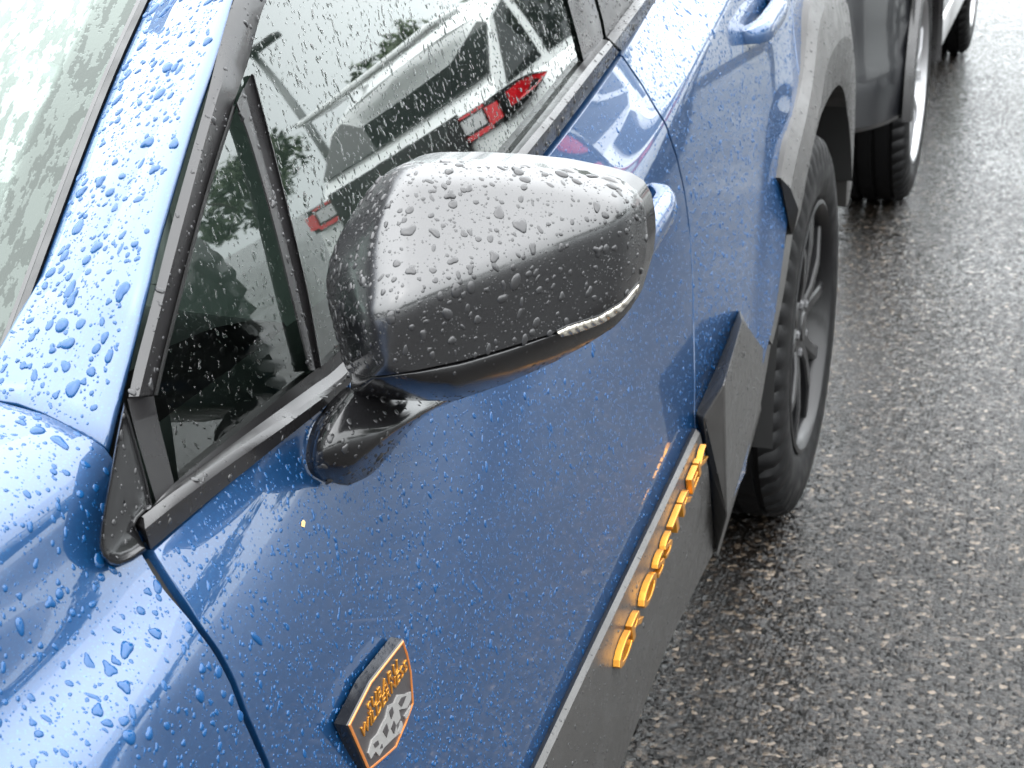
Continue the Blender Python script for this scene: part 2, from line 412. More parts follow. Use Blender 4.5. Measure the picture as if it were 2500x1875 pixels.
lenw = np.concatenate([[0], np.cumsum(np.linalg.norm(np.diff(bw, axis=0), axis=1))])
li = np.empty(len(ws.data.loops), int); ws.data.loops.foreach_get('vertex_index', li)
uv = np.stack([1-dist[li % m_], lenw[li//m_]], 1); uvl.data.foreach_set('uv', uv.ravel())
# rubber moulding and gap along the screen edge
def ribbon(name, a, b, nrm, h, m, lo=.004):
    rows = [a-nrm*lo, a+nrm*h*.8, (a*.5+b*.5)+nrm*h, b+nrm*h*.8, b-nrm*lo]
    return part(grid(name, np.stack(rows, 1), m, flip=True, sharp=50))
inn = np.array([-1., .15, 0]); inn /= np.linalg.norm(inn)
ribbon('windscreen_moulding', b+inn*.0010, b+inn*.0065, nrm, .0015, M_rub, .01)
ribbon('windscreen_edge_strip', b+inn*.0072, b+inn*.0105, nrm, -.0005, M_trim, .012)

# ---- sail panel, door frame, mouldings, glass
beltx = lambda y, z: xb(y)+0*z
def hitx(p, off=0.): return Us(p[0], p[1], beltx, off)
def strip(name, rows, n, m, sharp=40, flip=False, smoothrow=True):
    P = np.stack([(cr if smoothrow else lin)(r, n) for r in rows]); PANELS[name] = P[1:-1]
    return part(grid(name, P, m, flip=flip, sharp=sharp))
# glass sheets
fr_l = np.array(sorted([hitg(p) for p in [(330, 850), (352, 770), (440, 430), (505, 225), (535, 140), (575, 0)]], key=lambda q: q[2]))
frw = np.concatenate([fr_l, [[xg(a_, b_), a_, b_] for a_, b_ in ((1.02, 1.245), (1.15, 1.325), (1.30, 1.395), (1.48, 1.44), (1.75, 1.455))]])
def yframe(z): return np.interp(z, frw[:, 2], frw[:, 1])
def yfront(z): return np.where(z < 1.02, np.interp(z, [.955, 1.0, 1.02], [.635, .648, .652]), yframe(z))-.006
dv = np.array(sorted([hitg(p) for p in [(528, 205), (585, 385), (678, 797)]], key=lambda q: q[2]))
def ydiv(z): return np.interp(z, dv[:, 2], dv[:, 1])
def glass(name, yl, yr, z0, z1, n=30):
    v = np.linspace(0, 1, n)[:, None]; u = np.linspace(0, 1, n)[None, :]
    z = z0+(z1-z0)*v+0*u; y = yl(z)+(yr(z)-yl(z))*u; z = np.maximum(z, zb(y)+.004)
    P = np.stack([xg(y, z), y, z], -1); PANELS[name] = P
    return part(grid(name, P, M_glass, flip=True))
glass('quarter_glass', yfront, lambda z: np.maximum(ydiv(z), yfront(z)+.002), .955, 1.155)
glass('door_window', lambda z: np.maximum(np.where(z < 1.16, ydiv(z), 0), np.where(z > 1.15, yframe(z)-.01, 0)), lambda z: 1.60+0*z, .965, 1.45, 44)
glass('rear_door_window', lambda z: 1.63+0*z, lambda z: 2.5-.6*np.maximum(z-1.2, 0), 1.03, 1.42)
# front leg and top rail of the door frame
fo = [(278, 857), (290, 800), (332, 640), (372, 480), (442, 230), (505, 0)]
fi = [(333, 852), (352, 770), (440, 430), (503, 228), (533, 143), (575, 0)]
def rail(pts): return [[xg(a_, b_)+o_, a_, b_] for a_, b_, o_ in pts]
ext_o = lambda o: rail([(1.03, 1.285, o), (1.2, 1.385, o), (1.4, 1.455, o), (1.75, 1.49, o), (2.3, 1.47, o), (2.75, 1.36, o)])
ext_i = lambda o: rail([(1.06, 1.27, o), (1.2, 1.35, o), (1.4, 1.42, o), (1.75, 1.45, o), (2.25, 1.43, o), (2.5, 1.36, o)])
def fl(p, o, e): return [hitg(q, o) for q in p]+e(o)
mid = [(300, 856), (316, 790), (380, 540), (470, 210), (516, 75), (536, 0)]
strip('door_frame', [fl(fo, -.010, ext_o), fl(fo, .004, ext_o), fl(mid, .0075, lambda o: rail([(1.04, 1.28, o), (1.2, 1.37, o), (1.4, 1.44, o), (1.75, 1.47, o), (2.3, 1.45, o), (2.6, 1.36, o)])), fl(fi, .005, ext_i), fl(fi, -.003, ext_i)], 70, M_trim)
# thin bright lip of the quarter glass seal
fi2 = [(a_+3, b_+1) for a_, b_ in fi[:4]]
strip('glass_seal', [[hitg(p, .0062) for p in fi[:4]], [hitg(p, .0075) for p in fi2], [hitg((p[0]+5, p[1]+1), -.001) for p in fi2]], 30, M_rub)
# lower front of the frame between the sail panel and the quarter glass
lo = [(275, 862), (296, 945), (318, 1020), (338, 1086)]; li_ = [(331, 848), (342, 905), (358, 970), (377, 1046)]
strip('frame_foot', [[hitg(p, -.008) for p in lo], [hitg(p, .0035) for p in lo], [hitg(p, .004) for p in li_], [hitg(p, -.002) for p in li_]], 20, M_trim)
# sail panel
sail = [(268, 868), (260, 905), (249, 960), (237, 1030), (224, 1100), (216, 1150), (214, 1182), (221, 1204), (238, 1219), (258, 1223), (288, 1211), (317, 1190), (308, 1172), (290, 1142), (300, 1122), (330, 1092), (318, 1040), (298, 965), (280, 900)]
sf = lambda y, z: xg(y, np.maximum(z, .95))+.0+.35*np.maximum(.965-z, 0)
def sailp(p, off): return Us(p[0], p[1], sf, off)
c_ = (268, 1085)
rings = []
for f_, o_ in ((1.0, -.012), (1.0, .004), (.97, .0075), (.93, .0085), (.86, .007), (.78, .0065), (.4, .007), (.03, .007)):
    rings.append([sailp((c_[0]+(a_-c_[0])*f_, c_[1]+(b_-c_[1])*f_), o_) for a_, b_ in sail])
part(grid('sail_panel', np.array(rings), M_trimg, cv=True, sharp=35))
PANELS['sail_panel'] = np.concatenate([np.array(rings[3:]), np.array(rings[3:])[:, :1]], 1)
# divider bar between quarter glass and door window
dl = [(508, 222), (536, 300), (585, 470), (630, 650), (667, 800)]; dm = [(526, 190), (556, 300), (604, 470), (648, 650), (681, 800)]; dr = [(547, 160), (575, 265), (622, 450), (664, 630), (694, 796)]
strip('window_divider', [[hitg(p, -.002) for p in dl], [hitg(p, .005) for p in dl], [hitg((p[0]+4, p[1]), .0065) for p in dl], [hitg(p, .0055) for p in dm], [hitg((p[0]+1.5, p[1]), .0015) for p in dm], [hitg((p[0]-4, p[1]), .0015) for p in dr], [hitg(p, .0045) for p in dr], [hitg((p[0]+2, p[1]), -.001) for p in dr]], 30, M_trim)
# belt moulding
top_ = [(332, 1091), (378, 1043), (500, 943), (676, 803), (720, 771), (900, 575), (1088, 350), (1180, 235), (1262, 130), (1300, 84)]
hl_ = [(306, 1116), (366, 1069), (500, 975), (676, 858), (738, 811), (915, 590), (1100, 353), (1195, 238), (1280, 130), (1315, 88)]
bo_ = [(326, 1187), (386, 1136), (472, 1064), (600, 961), (748, 836), (960, 590), (1160, 350), (1250, 233), (1305, 158), (1337, 113)]
mz_ = [((a_[0]*.62+b_[0]*.38), (a_[1]*.62+b_[1]*.38)) for a_, b_ in zip(hl_, bo_)]
r0 = [hitg(p, -.004) for p in top_]; r1 = [hitg(p, .004) for p in top_]; r2 = [hitx(p, .0005) for p in hl_]
g1 = [((a_[0]*.45+b_[0]*.55), (a_[1]*.45+b_[1]*.55)) for a_, b_ in zip(top_, hl_)]
rg = [hitx(p, -.0045) for p in g1]
r3 = [hitx(p, .0055) for p in mz_]; r4 = [hitb(p, .0045) for p in bo_]; r5 = [hitb(p, -.003) for p in bo_]
rows = [r0, r1, rg, r2, [q+np.array([.0012, 0, -.0005]) for q in r2], r3, r4, r5]
P = np.stack([cr(r, 60) for r in rows])
cap = np.concatenate([P[:, :1]*0+P.mean(0)[:1][None]-np.array([.012, 0, 0]), P], 1)
part(grid('belt_moulding', cap, M_trim, sharp=35)); PANELS['belt_moulding'] = P[3:7]
# rear door moulding
tr_ = [(1312, 80), (1340, 41), (1371, 0), (1440, -100)]; br_ = [(1342, 108), (1376, 60), (1418, 0), (1500, -110)]
P = np.stack([cr([hitg(p, -.004) for p in tr_], 20), cr([hitg(p, .005) for p in tr_], 20), cr([hitx(((p[0]+q[0])/2, (p[1]+q[1])/2), .005) for p, q in zip(tr_, br_)], 20), cr([hitx(p, .004) for p in br_], 20), cr([hitx(p, -.006) for p in br_], 20)])
PANELS['rear_door_moulding'] = P[1:4]
part(grid('rear_door_moulding', np.concatenate([P.mean(0)[:1][None]-np.array([.012, 0, 0])+P[:, :1]*0, P], 1), M_trim, sharp=35))
# B-pillar trims, one on each door
def pil(name, l, r):
    P = np.stack([cr([hitg(p, o) for p in q], 16) for q, o in ((l, -.003), (l, .003), ([((a_[0]+b_[0])/2, (a_[1]+b_[1])/2) for a_, b_ in zip(l, r)], .0045), (r, .004), (r, -.008))])
    PANELS[name] = P[1:4]; return part(grid(name, P, M_trim, sharp=35))
pil('front_pillar_trim', [(1262, 136), (1248, 80), (1226, 0), (1190, -140)], [(1303, 82), (1296, 45), (1284, 0), (1252, -140)])
pil('rear_pillar_trim', [(1310, 84), (1303, 45), (1291, 0), (1262, -140)], [(1342, 40), (1356, 20), (1368, 0), (1400, -140)])

# ---- mirror
mir = part(empty('door_mirror', (.93, .80, 1.0)))
def mpart(o): o.parent = mir; o.matrix_parent_inverse = Matrix.Translation((-.93, -.80, -1.0)); return o
upl = [(760, 806), (748, 800), (735, 760), (722, 715), (709, 660), (704, 610), (712, 560), (735, 505), (765, 455), (800, 405), (835, 373), (870, 356), (905, 350), (1000, 349), (1100, 354), (1200, 364), (1300, 384), (1345, 397), (1372, 415), (1388, 445), (1396, 490), (1397, 530), (1392, 575), (1380, 614)]
seam = [(1340, 650), (1280, 688), (1205, 716), (1100, 750), (1000, 779), (900, 800), (830, 811), (790, 814)]
botl = [(760, 806), (757, 838), (776, 858), (830, 863), (900, 866), (985, 866), (1100, 826), (1200, 781), (1270, 743), (1330, 704), (1365, 664), (1380, 614)]
full = lin(upl+botl[::-1][1:-1]+[upl[0]], 400)
tl = np.array(upl[5:20])
def mtop(u): return np.interp(u, tl[:, 0], tl[:, 1])
def mdepth(q):
    q = np.asarray(q, float); u_, v_ = q[:, 0], q[:, 1]
    R_ = 700-(u_-740)*.395; k = .00026; tp = mtop(np.clip(u_, 712, 1390))
    dt = k*(v_-tp)+.018; df = k*(R_-tp)+.018-.00001*(v_-R_)
    d_ = smin(dt, df, .0042)
    dist = np.sqrt(((q[:, None]-full[None])**2).sum(-1)).min(1)
    wl_ = np.interp(u_, [700, 900, 1300, 1400], [90, 60, 60, 60])
    g_ = np.clip(dist/wl_, 0, 1); g_ = np.sqrt(np.maximum(1-(1-g_)**2, 0))
    return np.maximum(d_, .002)*(.0+1.*g_)
def mpt(q, extra=0.):
    q = np.asarray(q, float); d_ = mdepth(q)+extra
    return np.array([Uy(a_, b_, .780+(a_-703)*(.080/694)-e_) for (a_, b_), e_ in zip(q, d_)])
outl = lin(upl+seam+[upl[0]], 181)[:-1]; ctr = np.array([1060, 560.])
rho = np.concatenate([[1], 1-.5*(1-np.cos(np.linspace(0, math.pi/2, 9)))[1:]*.6, np.linspace(.66, .02, 22)])
rings = [mpt(ctr+(outl-ctr)*f_) for f_ in rho]
back = rings[0]+np.array([-.002, .012, 0]); back[:, 2] = back[:, 2]*.98+.02*back[:, 2].mean()
capP = np.array([back]+rings)
capP = np.concatenate([capP, np.repeat(capP[-1].mean(0)[None, None], capP.shape[1], 1)])
capo = mpart(grid('mirror_cap', capP, M_cap, cv=True)); PANELS['mirror_cap'] = np.concatenate([capP[1:], capP[1:, :1]], 1)
sm_ = lin([(1380, 614)]+seam+[(760, 806)], 70)[::-1]; bm_ = lin(botl, 70)
rows = [mpt(sm_, -.007), mpt(sm_*.94+bm_*.06, -.0015)]+[mpt(sm_*(1-f_)+bm_*f_, -.001) for f_ in (.12, .25, .4, .55, .7, .82, .9, .96, 1)]
rows.append(rows[-1]+np.array([-.002, .02, .002]))
mpart(grid('lower_cover', np.array(rows), M_trimg, flip=True))
PANELS['lower_cover'] = np.array(rows[2:-1])
# rear shell and mirror glass facing backwards
rim = mpt(lin(upl+botl[::-1][1:-1]+[upl[0]], 121)[:-1]); cm = rim.mean(0)
b1 = cm+(rim-cm)*.985+np.array([0, .03, 0]); b2 = cm+(rim-cm)*.93+np.array([0, .034, 0]); b3 = cm+(rim-cm)*.92+np.array([0, .024, 0])
mpart(grid('rear_shell', np.array([rim*.999+np.array([0, .004, 0]), b1, b2, b3]), M_trimg, cv=True, flip=True, sharp=35))
mpart(mesh('mirror_glass', b3+np.array([0, .001, 0]), [list(range(len(b3)))], M_chrome, smooth=False))
# turn signal strip
st = lin([(1203, 717), (1225, 706), (1295, 684), (1345, 653), (1381, 612)], 24); sb_ = lin([(1213, 728), (1240, 722), (1300, 700), (1345, 672), (1378, 630)], 24)
rows = [mpt(st, -.003), mpt(st, .0012), mpt((st+sb_)/2, .0022), mpt(sb_, .0012), mpt(sb_, -.003)]
lensp = np.array(rows)
m_sig = mat('ribbed_indicator_lens', (.62, .58, .50), .12, .75, 1, .03); t = NT(m_sig)
wv = t.N('ShaderNodeTexWave', {'Vector': t.coord((1, .35, .35)), 'Scale': 95, 'Distortion': .5}); t.l.new(t.bump(wv.outputs[0], .8, .002), t.b.inputs['Normal'])
mpart(grid('turn_signal', lensp, m_sig))
mpart(grid('turn_signal_bezel', np.array([mpt(st-np.array([4, 2.]), -.0006), mpt(st-np.array([0, 4.]), .0014), mpt(st, .0014), mpt(st, -.001)]), M_trimg))
# arm that carries the mirror on the door
L1 = [hitb((702, 1043), .001), hitb((669, 1019), .001), hitb((661, 985), .001), hitb((674, 925), .001), hitb((702, 880), .001), U(745, 836, .862)]
L1b = [p+np.array([.004, -.002, .001]) for p in L1]
L2 = [U(712, 1042, .862), U(690, 1010, .868), U(692, 975, .872), U(716, 925, .876), U(745, 880, .878), U(778, 846, .880)]
L3 = [U(735, 1047, .862), U(752, 1006, .882), U(790, 972, .892), U(850, 928, .902), U(905, 894, .906), U(965, 862, .905)]
L3b = [U(742, 1048, .862), U(762, 1010, .882), U(800, 976, .892), U(858, 931, .901), U(912, 897, .905), U(972, 864, .904)]
L4 = [hitb((752, 1049), .001), hitb((800, 1026), .001), hitb((836, 990), .001), hitb((880, 935), .001), U(930, 890, .880), U(978, 868, .888)]
L4 = [np.array(q) for q in L4]
arm = loft([L1, L1b, L2, L3, L3b, L4], 24, 5)
mpart(grid('mirror_arm', arm, M_trimg, sharp=50)); PANELS['mirror_arm'] = arm[4:]

# ---- cladding along the sill
def ext_line(px, y_front):                               # pixel line with x, carried on forwards in a straight line
    P = [U(*p) if len(p) == 3 else hitb(p) for p in px]; d = P[0]-P[1]; t_ = (y_front-P[0][1])/d[1]
    return [P[0]+d*t_, P[0]+d*t_*.5]+P
c0 = ext_line([(1148, 1664), (1240, 1470), (1330, 1283), (1420, 1095), (1500, 925)], .60)
c0 = [np.array([body(p[1], p[2])-.004, p[1], p[2]]) for p in c0]
c1 = ext_line([(1152, 1664, .9115), (1244, 1470, .9115), (1333, 1284, .9115), (1423, 1096, .9115), (1503, 927, .9115)], .60)
c2 = [p+np.array([.0050, -.001, -.0042]) for p in c1]
c3 = ext_line([(1272, 1664, .9225), (1310, 1568, .9225), (1385, 1390, .9225), (1460, 1200, .9225), (1530, 1010, .9225)], .60)
c4 = ext_line([(1342, 1655, .908), (1385, 1540, .908), (1440, 1400, .908), (1500, 1275, .908), (1545, 1185, .908)], .60)
c5 = [p+np.array([-.03, 0, -.02]) for p in c4]; c6 = [p+np.array([-.14, 0, -.03]) for p in c4]
P = np.stack([lin(r, 50) for r in (c0, c1, c2, c3, c4, c5, c6)])
sill = part(grid('sill_cladding', P, M_clad, sharp=12)); PANELS['sill_cladding'] = P[1:5]
# rear door cladding, folded into facets
q = {k: U(*v) for k, v in dict(a=(1503, 893, .903), b=(1562, 765, .907), c=(1598, 670, .907), d=(1641, 760, .908), e=(1668, 728, .905), e2=(1660, 775, .905), f=(1640, 885, .912), g=(1548, 1198, .912), h=(1518, 905, .916), i=(1566, 822, .940), j=(1571, 1115, .940), k=(1530, 1000, .917), c2=(1604, 690, .925), l=(1505, 900, .88), g2=(1550, 1205, .86), f2=(1645, 890, .86), a0=(1500, 898, .885), b0=(1557, 765, .892), c0=(1597, 666, .893), d0=(1643, 752, .893), e0=(1672, 722, .89), k2=(1512, 925, .905), h2=(1566, 822, .915)).items()}
names = list(q); ix = {k: i for i, k in enumerate(names)}
Fs = ['a0 b0 b a', 'b0 c0 c b', 'c0 d0 d c', 'd0 e0 e d', 'a b i h', 'b c c2 i', 'c d c2', 'c2 d e e2', 'i c2 e2 f j', 'h i j k', 'k j g', 'j f g', 'g f f2 g2', 'a h k2', 'h k k2', 'k2 k g g2 l', 'a k2 l a0']
mesh_rc = mesh('rear_door_cladding', [q[k] for k in names], [[ix[k] for k in f.split()] for f in Fs], M_clad, smooth=False)
part(mesh_rc); bmt = bmesh.new(); bmt.from_mesh(mesh_rc.data); bmesh.ops.recalc_face_normals(bmt, faces=bmt.faces[:])
bmesh.ops.bevel(bmt, geom=[e for e in bmt.edges if not e.is_boundary], offset=.003, segments=2, affect='EDGES', profile=.5)
bmt.to_mesh(mesh_rc.data); bmt.free()
PANELS['rear_door_cladding'] = np.stack([lin([q['a'], q['b'], q['c']], 8), lin([q['h'], q['i'], q['c2']], 8), lin([q['j'], q['e2']], 8), lin([q['g'], q['f']], 8)])

# ---- wheel arch cladding
ao = [(1686, 384, .904), (1699, 312, .903), (1716, 250, .900), (1736, 150, .895), (1752, 0, .885)]
al = [(1709, 505, .914), (1722, 470, .914), (1735, 400, .914), (1751, 320, .914), (1775, 244, .912), (1812, 184, .905)]
wo_ = [U(*p) for p in ao]+[np.array(p) for p in ((.882, 2.72, .965), (.87, 3.0, .90), (.85, 3.22, .74), (.84, 3.30, .5))]
wl_ = [U(*p) for p in al]+[np.array(p) for p in ((.897, 2.92, .71), (.888, 3.05, .60), (.88, 3.12, .45))]
A = cr(wo_, 60); B = cr(wl_, 60)
P = np.stack([A-np.array([.022, 0, 0]), A, A*.82+B*.18+np.array([.012, 0, 0]), A*.45+B*.55+np.array([.018, 0, 0]), A*.08+B*.92+np.array([.006, 0, 0]), B, B-np.array([.012, 0, 0]), B-np.array([.09, 0, .0])])
part(grid('wheel_arch_cladding', P, M_clad, sharp=14)); PANELS['wheel_arch_cladding'] = P[1:6]
e_ = P[:, 0]; part(mesh('arch_cladding_end', np.concatenate([e_[:6], [U(1690, 505, .888)]]), [[0, 1, 2, 3, 4, 5, 6]], M_clad, smooth=False))
so = [(1655, 722, .895), (1664, 665, .896), (1675, 600, .897), (1690, 507, .898)]; sl_ = [(1668, 745, .912), (1681, 690, .913), (1695, 620, .914), (1712, 507, .915)]
sm2 = [((a_[0]*.6+b_[0]*.4), (a_[1]*.6+b_[1]*.4), .908) for a_, b_ in zip(so, sl_)]
P = np.stack([cr(r, 20) for r in ([U(a_[0], a_[1], a_[2]-.02) for a_ in so], [U(*a_) for a_ in so], [U(*a_) for a_ in sm2], [U(*a_) for a_ in sl_], [U(*a_)-np.array([.08, 0, 0]) for a_ in sl_])])
part(grid('lower_arch_strip', P, M_clad, sharp=14))
# inside of the wheel house
th = np.linspace(-.1, 2.75, 24); xx = np.linspace(.55, .895, 4)
P = np.array([[(x_, 2.67-.445*math.cos(t_), .345+.445*math.sin(t_)) for t_ in th] for x_ in xx])
part(grid('wheel_house', P, M_gap)); part(mesh('wheel_house_wall', P[0], [list(range(24))], M_gap, smooth=False))

# ---- wheels
def make_wheel(R_=.351, rr=.228, wd=.225, spokes=5):
    h = wd/2; s_ = R_/.351
    prof = [(-h*.86, rr), (-h, rr+.03), (-h*1.02, R_*.82), (-h*.93, R_*.945), (-h*.80, R_*.985)]
    for g_ in (-.5, -.17, .17, .5):
        c = g_*h*1.25; prof += [(c-.006, R_*.999), (c-.005, R_*.975), (c+.005, R_*.975), (c+.006, R_*.999)]
    prof += [(h*.80, R_*.985), (h*.90, R_*.965), (h*.97, R_*.92), (h*1.02, R_*.84), (h*1.03, rr+.045), (h*.99, rr+.015), (h*.90, rr+.002), (h*.80, rr-.004)]
    n = 216; P = revolve(prof, n); rad = np.array([p[1] for p in prof]); al_ = np.array([p[0] for p in prof])
    k = np.arange(n)
    lug = (k % 4 == 0)
    for j, (x_, r_) in enumerate(prof):
        if R_*.9 < r_ and abs(x_) > h*.7:
            P[lug, j, 1:] *= (r_-.014)/r_
        elif r_ > R_*.99 and R_ < .36: P[(k % 6 == 0), j, 1:] *= (r_-.003)/r_
    tyre = (P.reshape(-1, 3), gridF(n, len(prof), True, False))
    rim = revolve([(h*.84, rr+.001), (h*.98, rr+.003), (h*1.0, rr-.004), (h*.95, rr-.010), (h*.80, rr-.016), (h*.3, rr-.022), (-h*.8, rr-.02)], 96)
    out = {'tyre': tyre, 'rim': (rim.reshape(-1, 3), gridF(96, 7, True, False))}
    sp = []
    for i in range(spokes):
        for sg in (-1, 1):
            a0 = 2*math.pi*i/spokes+sg*.16; a1 = 2*math.pi*i/spokes+sg*.33
            pts = []
            for (rad_, an, x_, w_) in ((.035, a0, .78, .017), (.09, a0, .86, .013), (.15, (a0+a1)/2, .90, .012), (rr-.012, a1, .86, .015)):
                e = np.array([0, math.cos(an), math.sin(an)]); tn = np.array([0, -math.sin(an), math.cos(an)])
                f_ = np.array([1, 0, 0])
                pts.append([e*rad_+tn*w_+f_*(h*x_-.034), e*rad_+tn*w_+f_*(h*x_-.004), e*rad_+tn*w_*.7+f_*h*x_, e*rad_-tn*w_*.7+f_*h*x_, e*rad_-tn*w_+f_*(h*x_-.004), e*rad_-tn*w_+f_*(h*x_-.034)])
            sp.append((np.array(pts).reshape(-1, 3), gridF(4, 6, False, True)))
    out['spoke'] = sp
    out['hub'] = (revolve([(h*.2, .07), (h*.70, .068), (h*.80, .058), (h*.82, .03), (h*.83, .028), (h*.86, .026), (h*.87, .001)], 40).reshape(-1, 3), gridF(40, 7, True, False))
    out['brake_disc'] = (revolve([(h*.05, .06), (h*.12, .08), (h*.12, .148), (h*.0, .15)], 48).reshape(-1, 3), gridF(48, 4, True, False))
    out['lug_nut'] = [(v_+np.array([0, .048*math.cos(a_), .048*math.sin(a_)]), f_) for a_ in np.arange(5)*2*math.pi/5+.3 for v_, f_ in [(revolve([(h*.6, .009), (h*.84, .009), (h*.86, .004)], 6).reshape(-1, 3), gridF(6, 3, True, False))]]
    return out
def put_wheel(name, wdict, loc, parent, pinv, rimmat=M_rim, flipx=False, spin=0.):
    w = empty(name, loc, parent); w.matrix_parent_inverse = pinv
    w.rotation_euler = (spin, 0, math.pi if flipx else 0)
    for k, m_ in (('tyre', M_tyre), ('rim', rimmat), ('hub', rimmat), ('brake_disc', M_disc)):
        mesh(k, *wdict[k], m_, w, sharp=40)
    for v_, f_ in wdict['spoke']: mesh('spoke', v_, f_, rimmat, w, sharp=35)
    for v_, f_ in wdict['lug_nut']: mesh('lug_nut', v_, f_, M_disc, w, smooth=False)
    return w
WH = make_wheel()
put_wheel('rear_wheel', WH, (.775, 2.67, .349), CAR, inv, spin=.35)
put_wheel('front_wheel', WH, (.775, 0, .349), CAR, inv)
put_wheel('rear_wheel', WH, (-.775, 2.67, .349), CAR, inv, flipx=True)
put_wheel('front_wheel', WH, (-.775, 0, .349), CAR, inv, flipx=True)

# ---- door handles: a cup in the door and a bar across it
def handle(name, yc, zc_, slope, L=.20):
    h = part(empty(name, (body(yc, zc_), yc, zc_))); pi = Matrix.Translation((-float(body(yc, zc_)), -yc, -zc_))
    ax = np.array([0, 1, slope]); ax /= np.linalg.norm(ax); uz = np.array([-.12, -slope, 1]); uz /= np.linalg.norm(uz); ox = np.array([1., 0, 0])
    base = np.array([float(body(yc, zc_)), yc, zc_])
    sec2 = [(-.014, .008), (-.012, .015), (0, .0185), (.010, .017), (.015, .013), (.016, .006), (.015, -.002), (.008, -.007), (-.006, -.006), (-.013, 0)]   # (height, outwards)
    secs = []
    for s_ in np.linspace(-1, 1, 31):
        e1 = max(0, 1-abs(s_)**6)**.5; foot_ = max(0, abs(s_)-.62)/.38
        c = base+ax*s_*L/2+ox*(.016-.017*abs(s_)**5)
        secs.append([c+uz*hh*(1-.35*abs(s_)**5)+ox*(oo-foot_*(.012 if oo < .01 else 0))*(.35+.65*e1) for hh, oo in sec2])
    secs = np.array(secs); secs = np.concatenate([secs[:1].mean(1, keepdims=True)+0*secs[:1], secs, secs[-1:].mean(1, keepdims=True)+0*secs[-1:]])
    b_ = grid('handle_bar', secs, M_paint, cv=True, sharp=38); b_.parent = h; b_.matrix_parent_inverse = pi
    PANELS[name] = secs[1:-1, 1:7]
    rg_ = []                                              # cup: a dark bowl behind the bar
    for f_, d_ in ((1.08, .0004), (1, .0008), (.93, -.0), (.8, -.0)):
        rg_.append([[float(body(yc-.01+L*.34*math.cos(a_)*f_, zc_+.034*math.sin(a_)*f_+slope*L*.34*math.cos(a_)))+d_+.0006, yc-.01+L*.34*math.cos(a_)*f_, zc_+.034*math.sin(a_)*f_+slope*L*.34*math.cos(a_)] for a_ in np.arange(40)*2*math.pi/40])
    return h
handle('front_door_handle', 1.44, .893, .10)
handle('rear_door_handle', 2.16, .985, .10)

# ---- lettering
def text_mesh(s_, size, ext, bev=.0):
    c = D.curves.new('t', 'FONT'); c.body = s_; c.size = size; c.extrude = ext; c.bevel_depth = bev; c.align_x = 'LEFT'; c.resolution_u = 3
    o = D.objects.new('t', c); COL.objects.link(o); bpy.context.view_layer.update()
    me = o.evaluated_get(bpy.context.evaluated_depsgraph_get()).to_mesh()
    V_ = np.array([v_.co[:] for v_ in me.vertices]); F_ = [list(p.vertices) for p in me.polygons]
    w = (V_[:, 0].min(), V_[:, 0].max()); D.objects.remove(o); return V_, F_, w
def put_text(word, org, ex, ey, ez, size, ext, m, parent, pinv, width, name='letter', gap=.16, bold=.0, shear=0.):
    x_ = 0; items = []
    for ch in word:
        V_, F_, w = text_mesh(ch, size, ext, bold); items.append((V_, F_, w, x_)); x_ += (w[1]-w[0])+size*gap
    sc = width/(x_-size*gap)
    for V_, F_, w, x0 in items:
        lx = (V_[:, 0]-w[0]+x0)*sc+V_[:, 1]*shear
        P_ = org+lx[:, None]*ex+V_[:, 1:2]*ey+V_[:, 2:3]*ez
        o = mesh(name, P_, F_, m, parent, smooth=False); o.matrix_parent_inverse = pinv
i4 = Matrix.Identity(4)
t0 = U(1333, 1456, .9238); t1 = U(1524, 984, .9238)
ex = (t1-t0); wlen = np.linalg.norm(ex); ex /= wlen
ez = np.array([1., 0, 0]); ez -= ex*(ez@ex); ez /= np.linalg.norm(ez); ey = np.cross(ez, ex)
if ey[2] < 0: ey = -ey
# tip the letters back on to the sloping upper face of the cladding
ey = ey+np.array([-.06, 0, 0]); ey /= np.linalg.norm(ey); ez = np.cross(ex, ey)
put_text('CROSSTREK', t0, ex, ey, ez, .027, .0030, M_gold, sill, i4, wlen, gap=.05, bold=.0006)

# ---- badge on the front door
bd = part(empty('door_badge', tuple(hitb((810, 1530))))); bp = hitb((810, 1530)); bi = Matrix.Translation(tuple(-bp))
V8 = .8848
face = [(985, 1563), (995, 1592), (1005, 1640), (1010, 1717), (992, 1767), (967, 1826), (938, 1852), (900, 1884), (851, 1771), (905, 1665)]
bx = float(body(bp[1], bp[2])); 
FP = np.array([U(a_*V8, b_*V8, bx+.0085) for a_, b_ in face]); fc = FP.mean(0)
def inset(f_, dx): return fc+(FP-fc)*f_+np.array([dx, 0, 0])
def bpart(o): o.parent = bd; o.matrix_parent_inverse = bi; return o
bpart(grid('badge_body', np.array([inset(1.02, -.0095), inset(1.02, -.0012), inset(1.0, -.0002)]), M_trimg, cv=True, sharp=30))
bpart(grid('badge_rim', np.array([inset(1.0, -.0002), inset(.985, .0004), inset(.955, .0004), inset(.945, -.0006)]), M_copper, cv=True, sharp=30))
bpart(mesh('badge_face', inset(.95, -.0004), [list(range(len(face)))], M_badge, smooth=False))
def onface(zx, zy, dx=.0): return U((800+zx/4.423)*V8, (1500+zy/4.423)*V8, bx+.0085+dx)
for word, p0, p1, hh in (('SUBARU', (440, 1090), (760, 600), (60, 50)), ('WILDERNESS', (370, 1350), (860, 590), (60, 50))):
    a_, b_ = onface(*p0), onface(*p1); ex = b_-a_; wlen = np.linalg.norm(ex); ex /= wlen
    ez = np.array([1., 0, 0]); ey = np.cross(ez, ex); ey /= np.linalg.norm(ey); ey *= np.sign(ey[2]); ez = np.cross(ex, ey)
    put_text(word, a_-ez*.0003, ex, ey, ez, .0125, .0006, M_gold, bd, bi, wlen, gap=.14, bold=.0003)
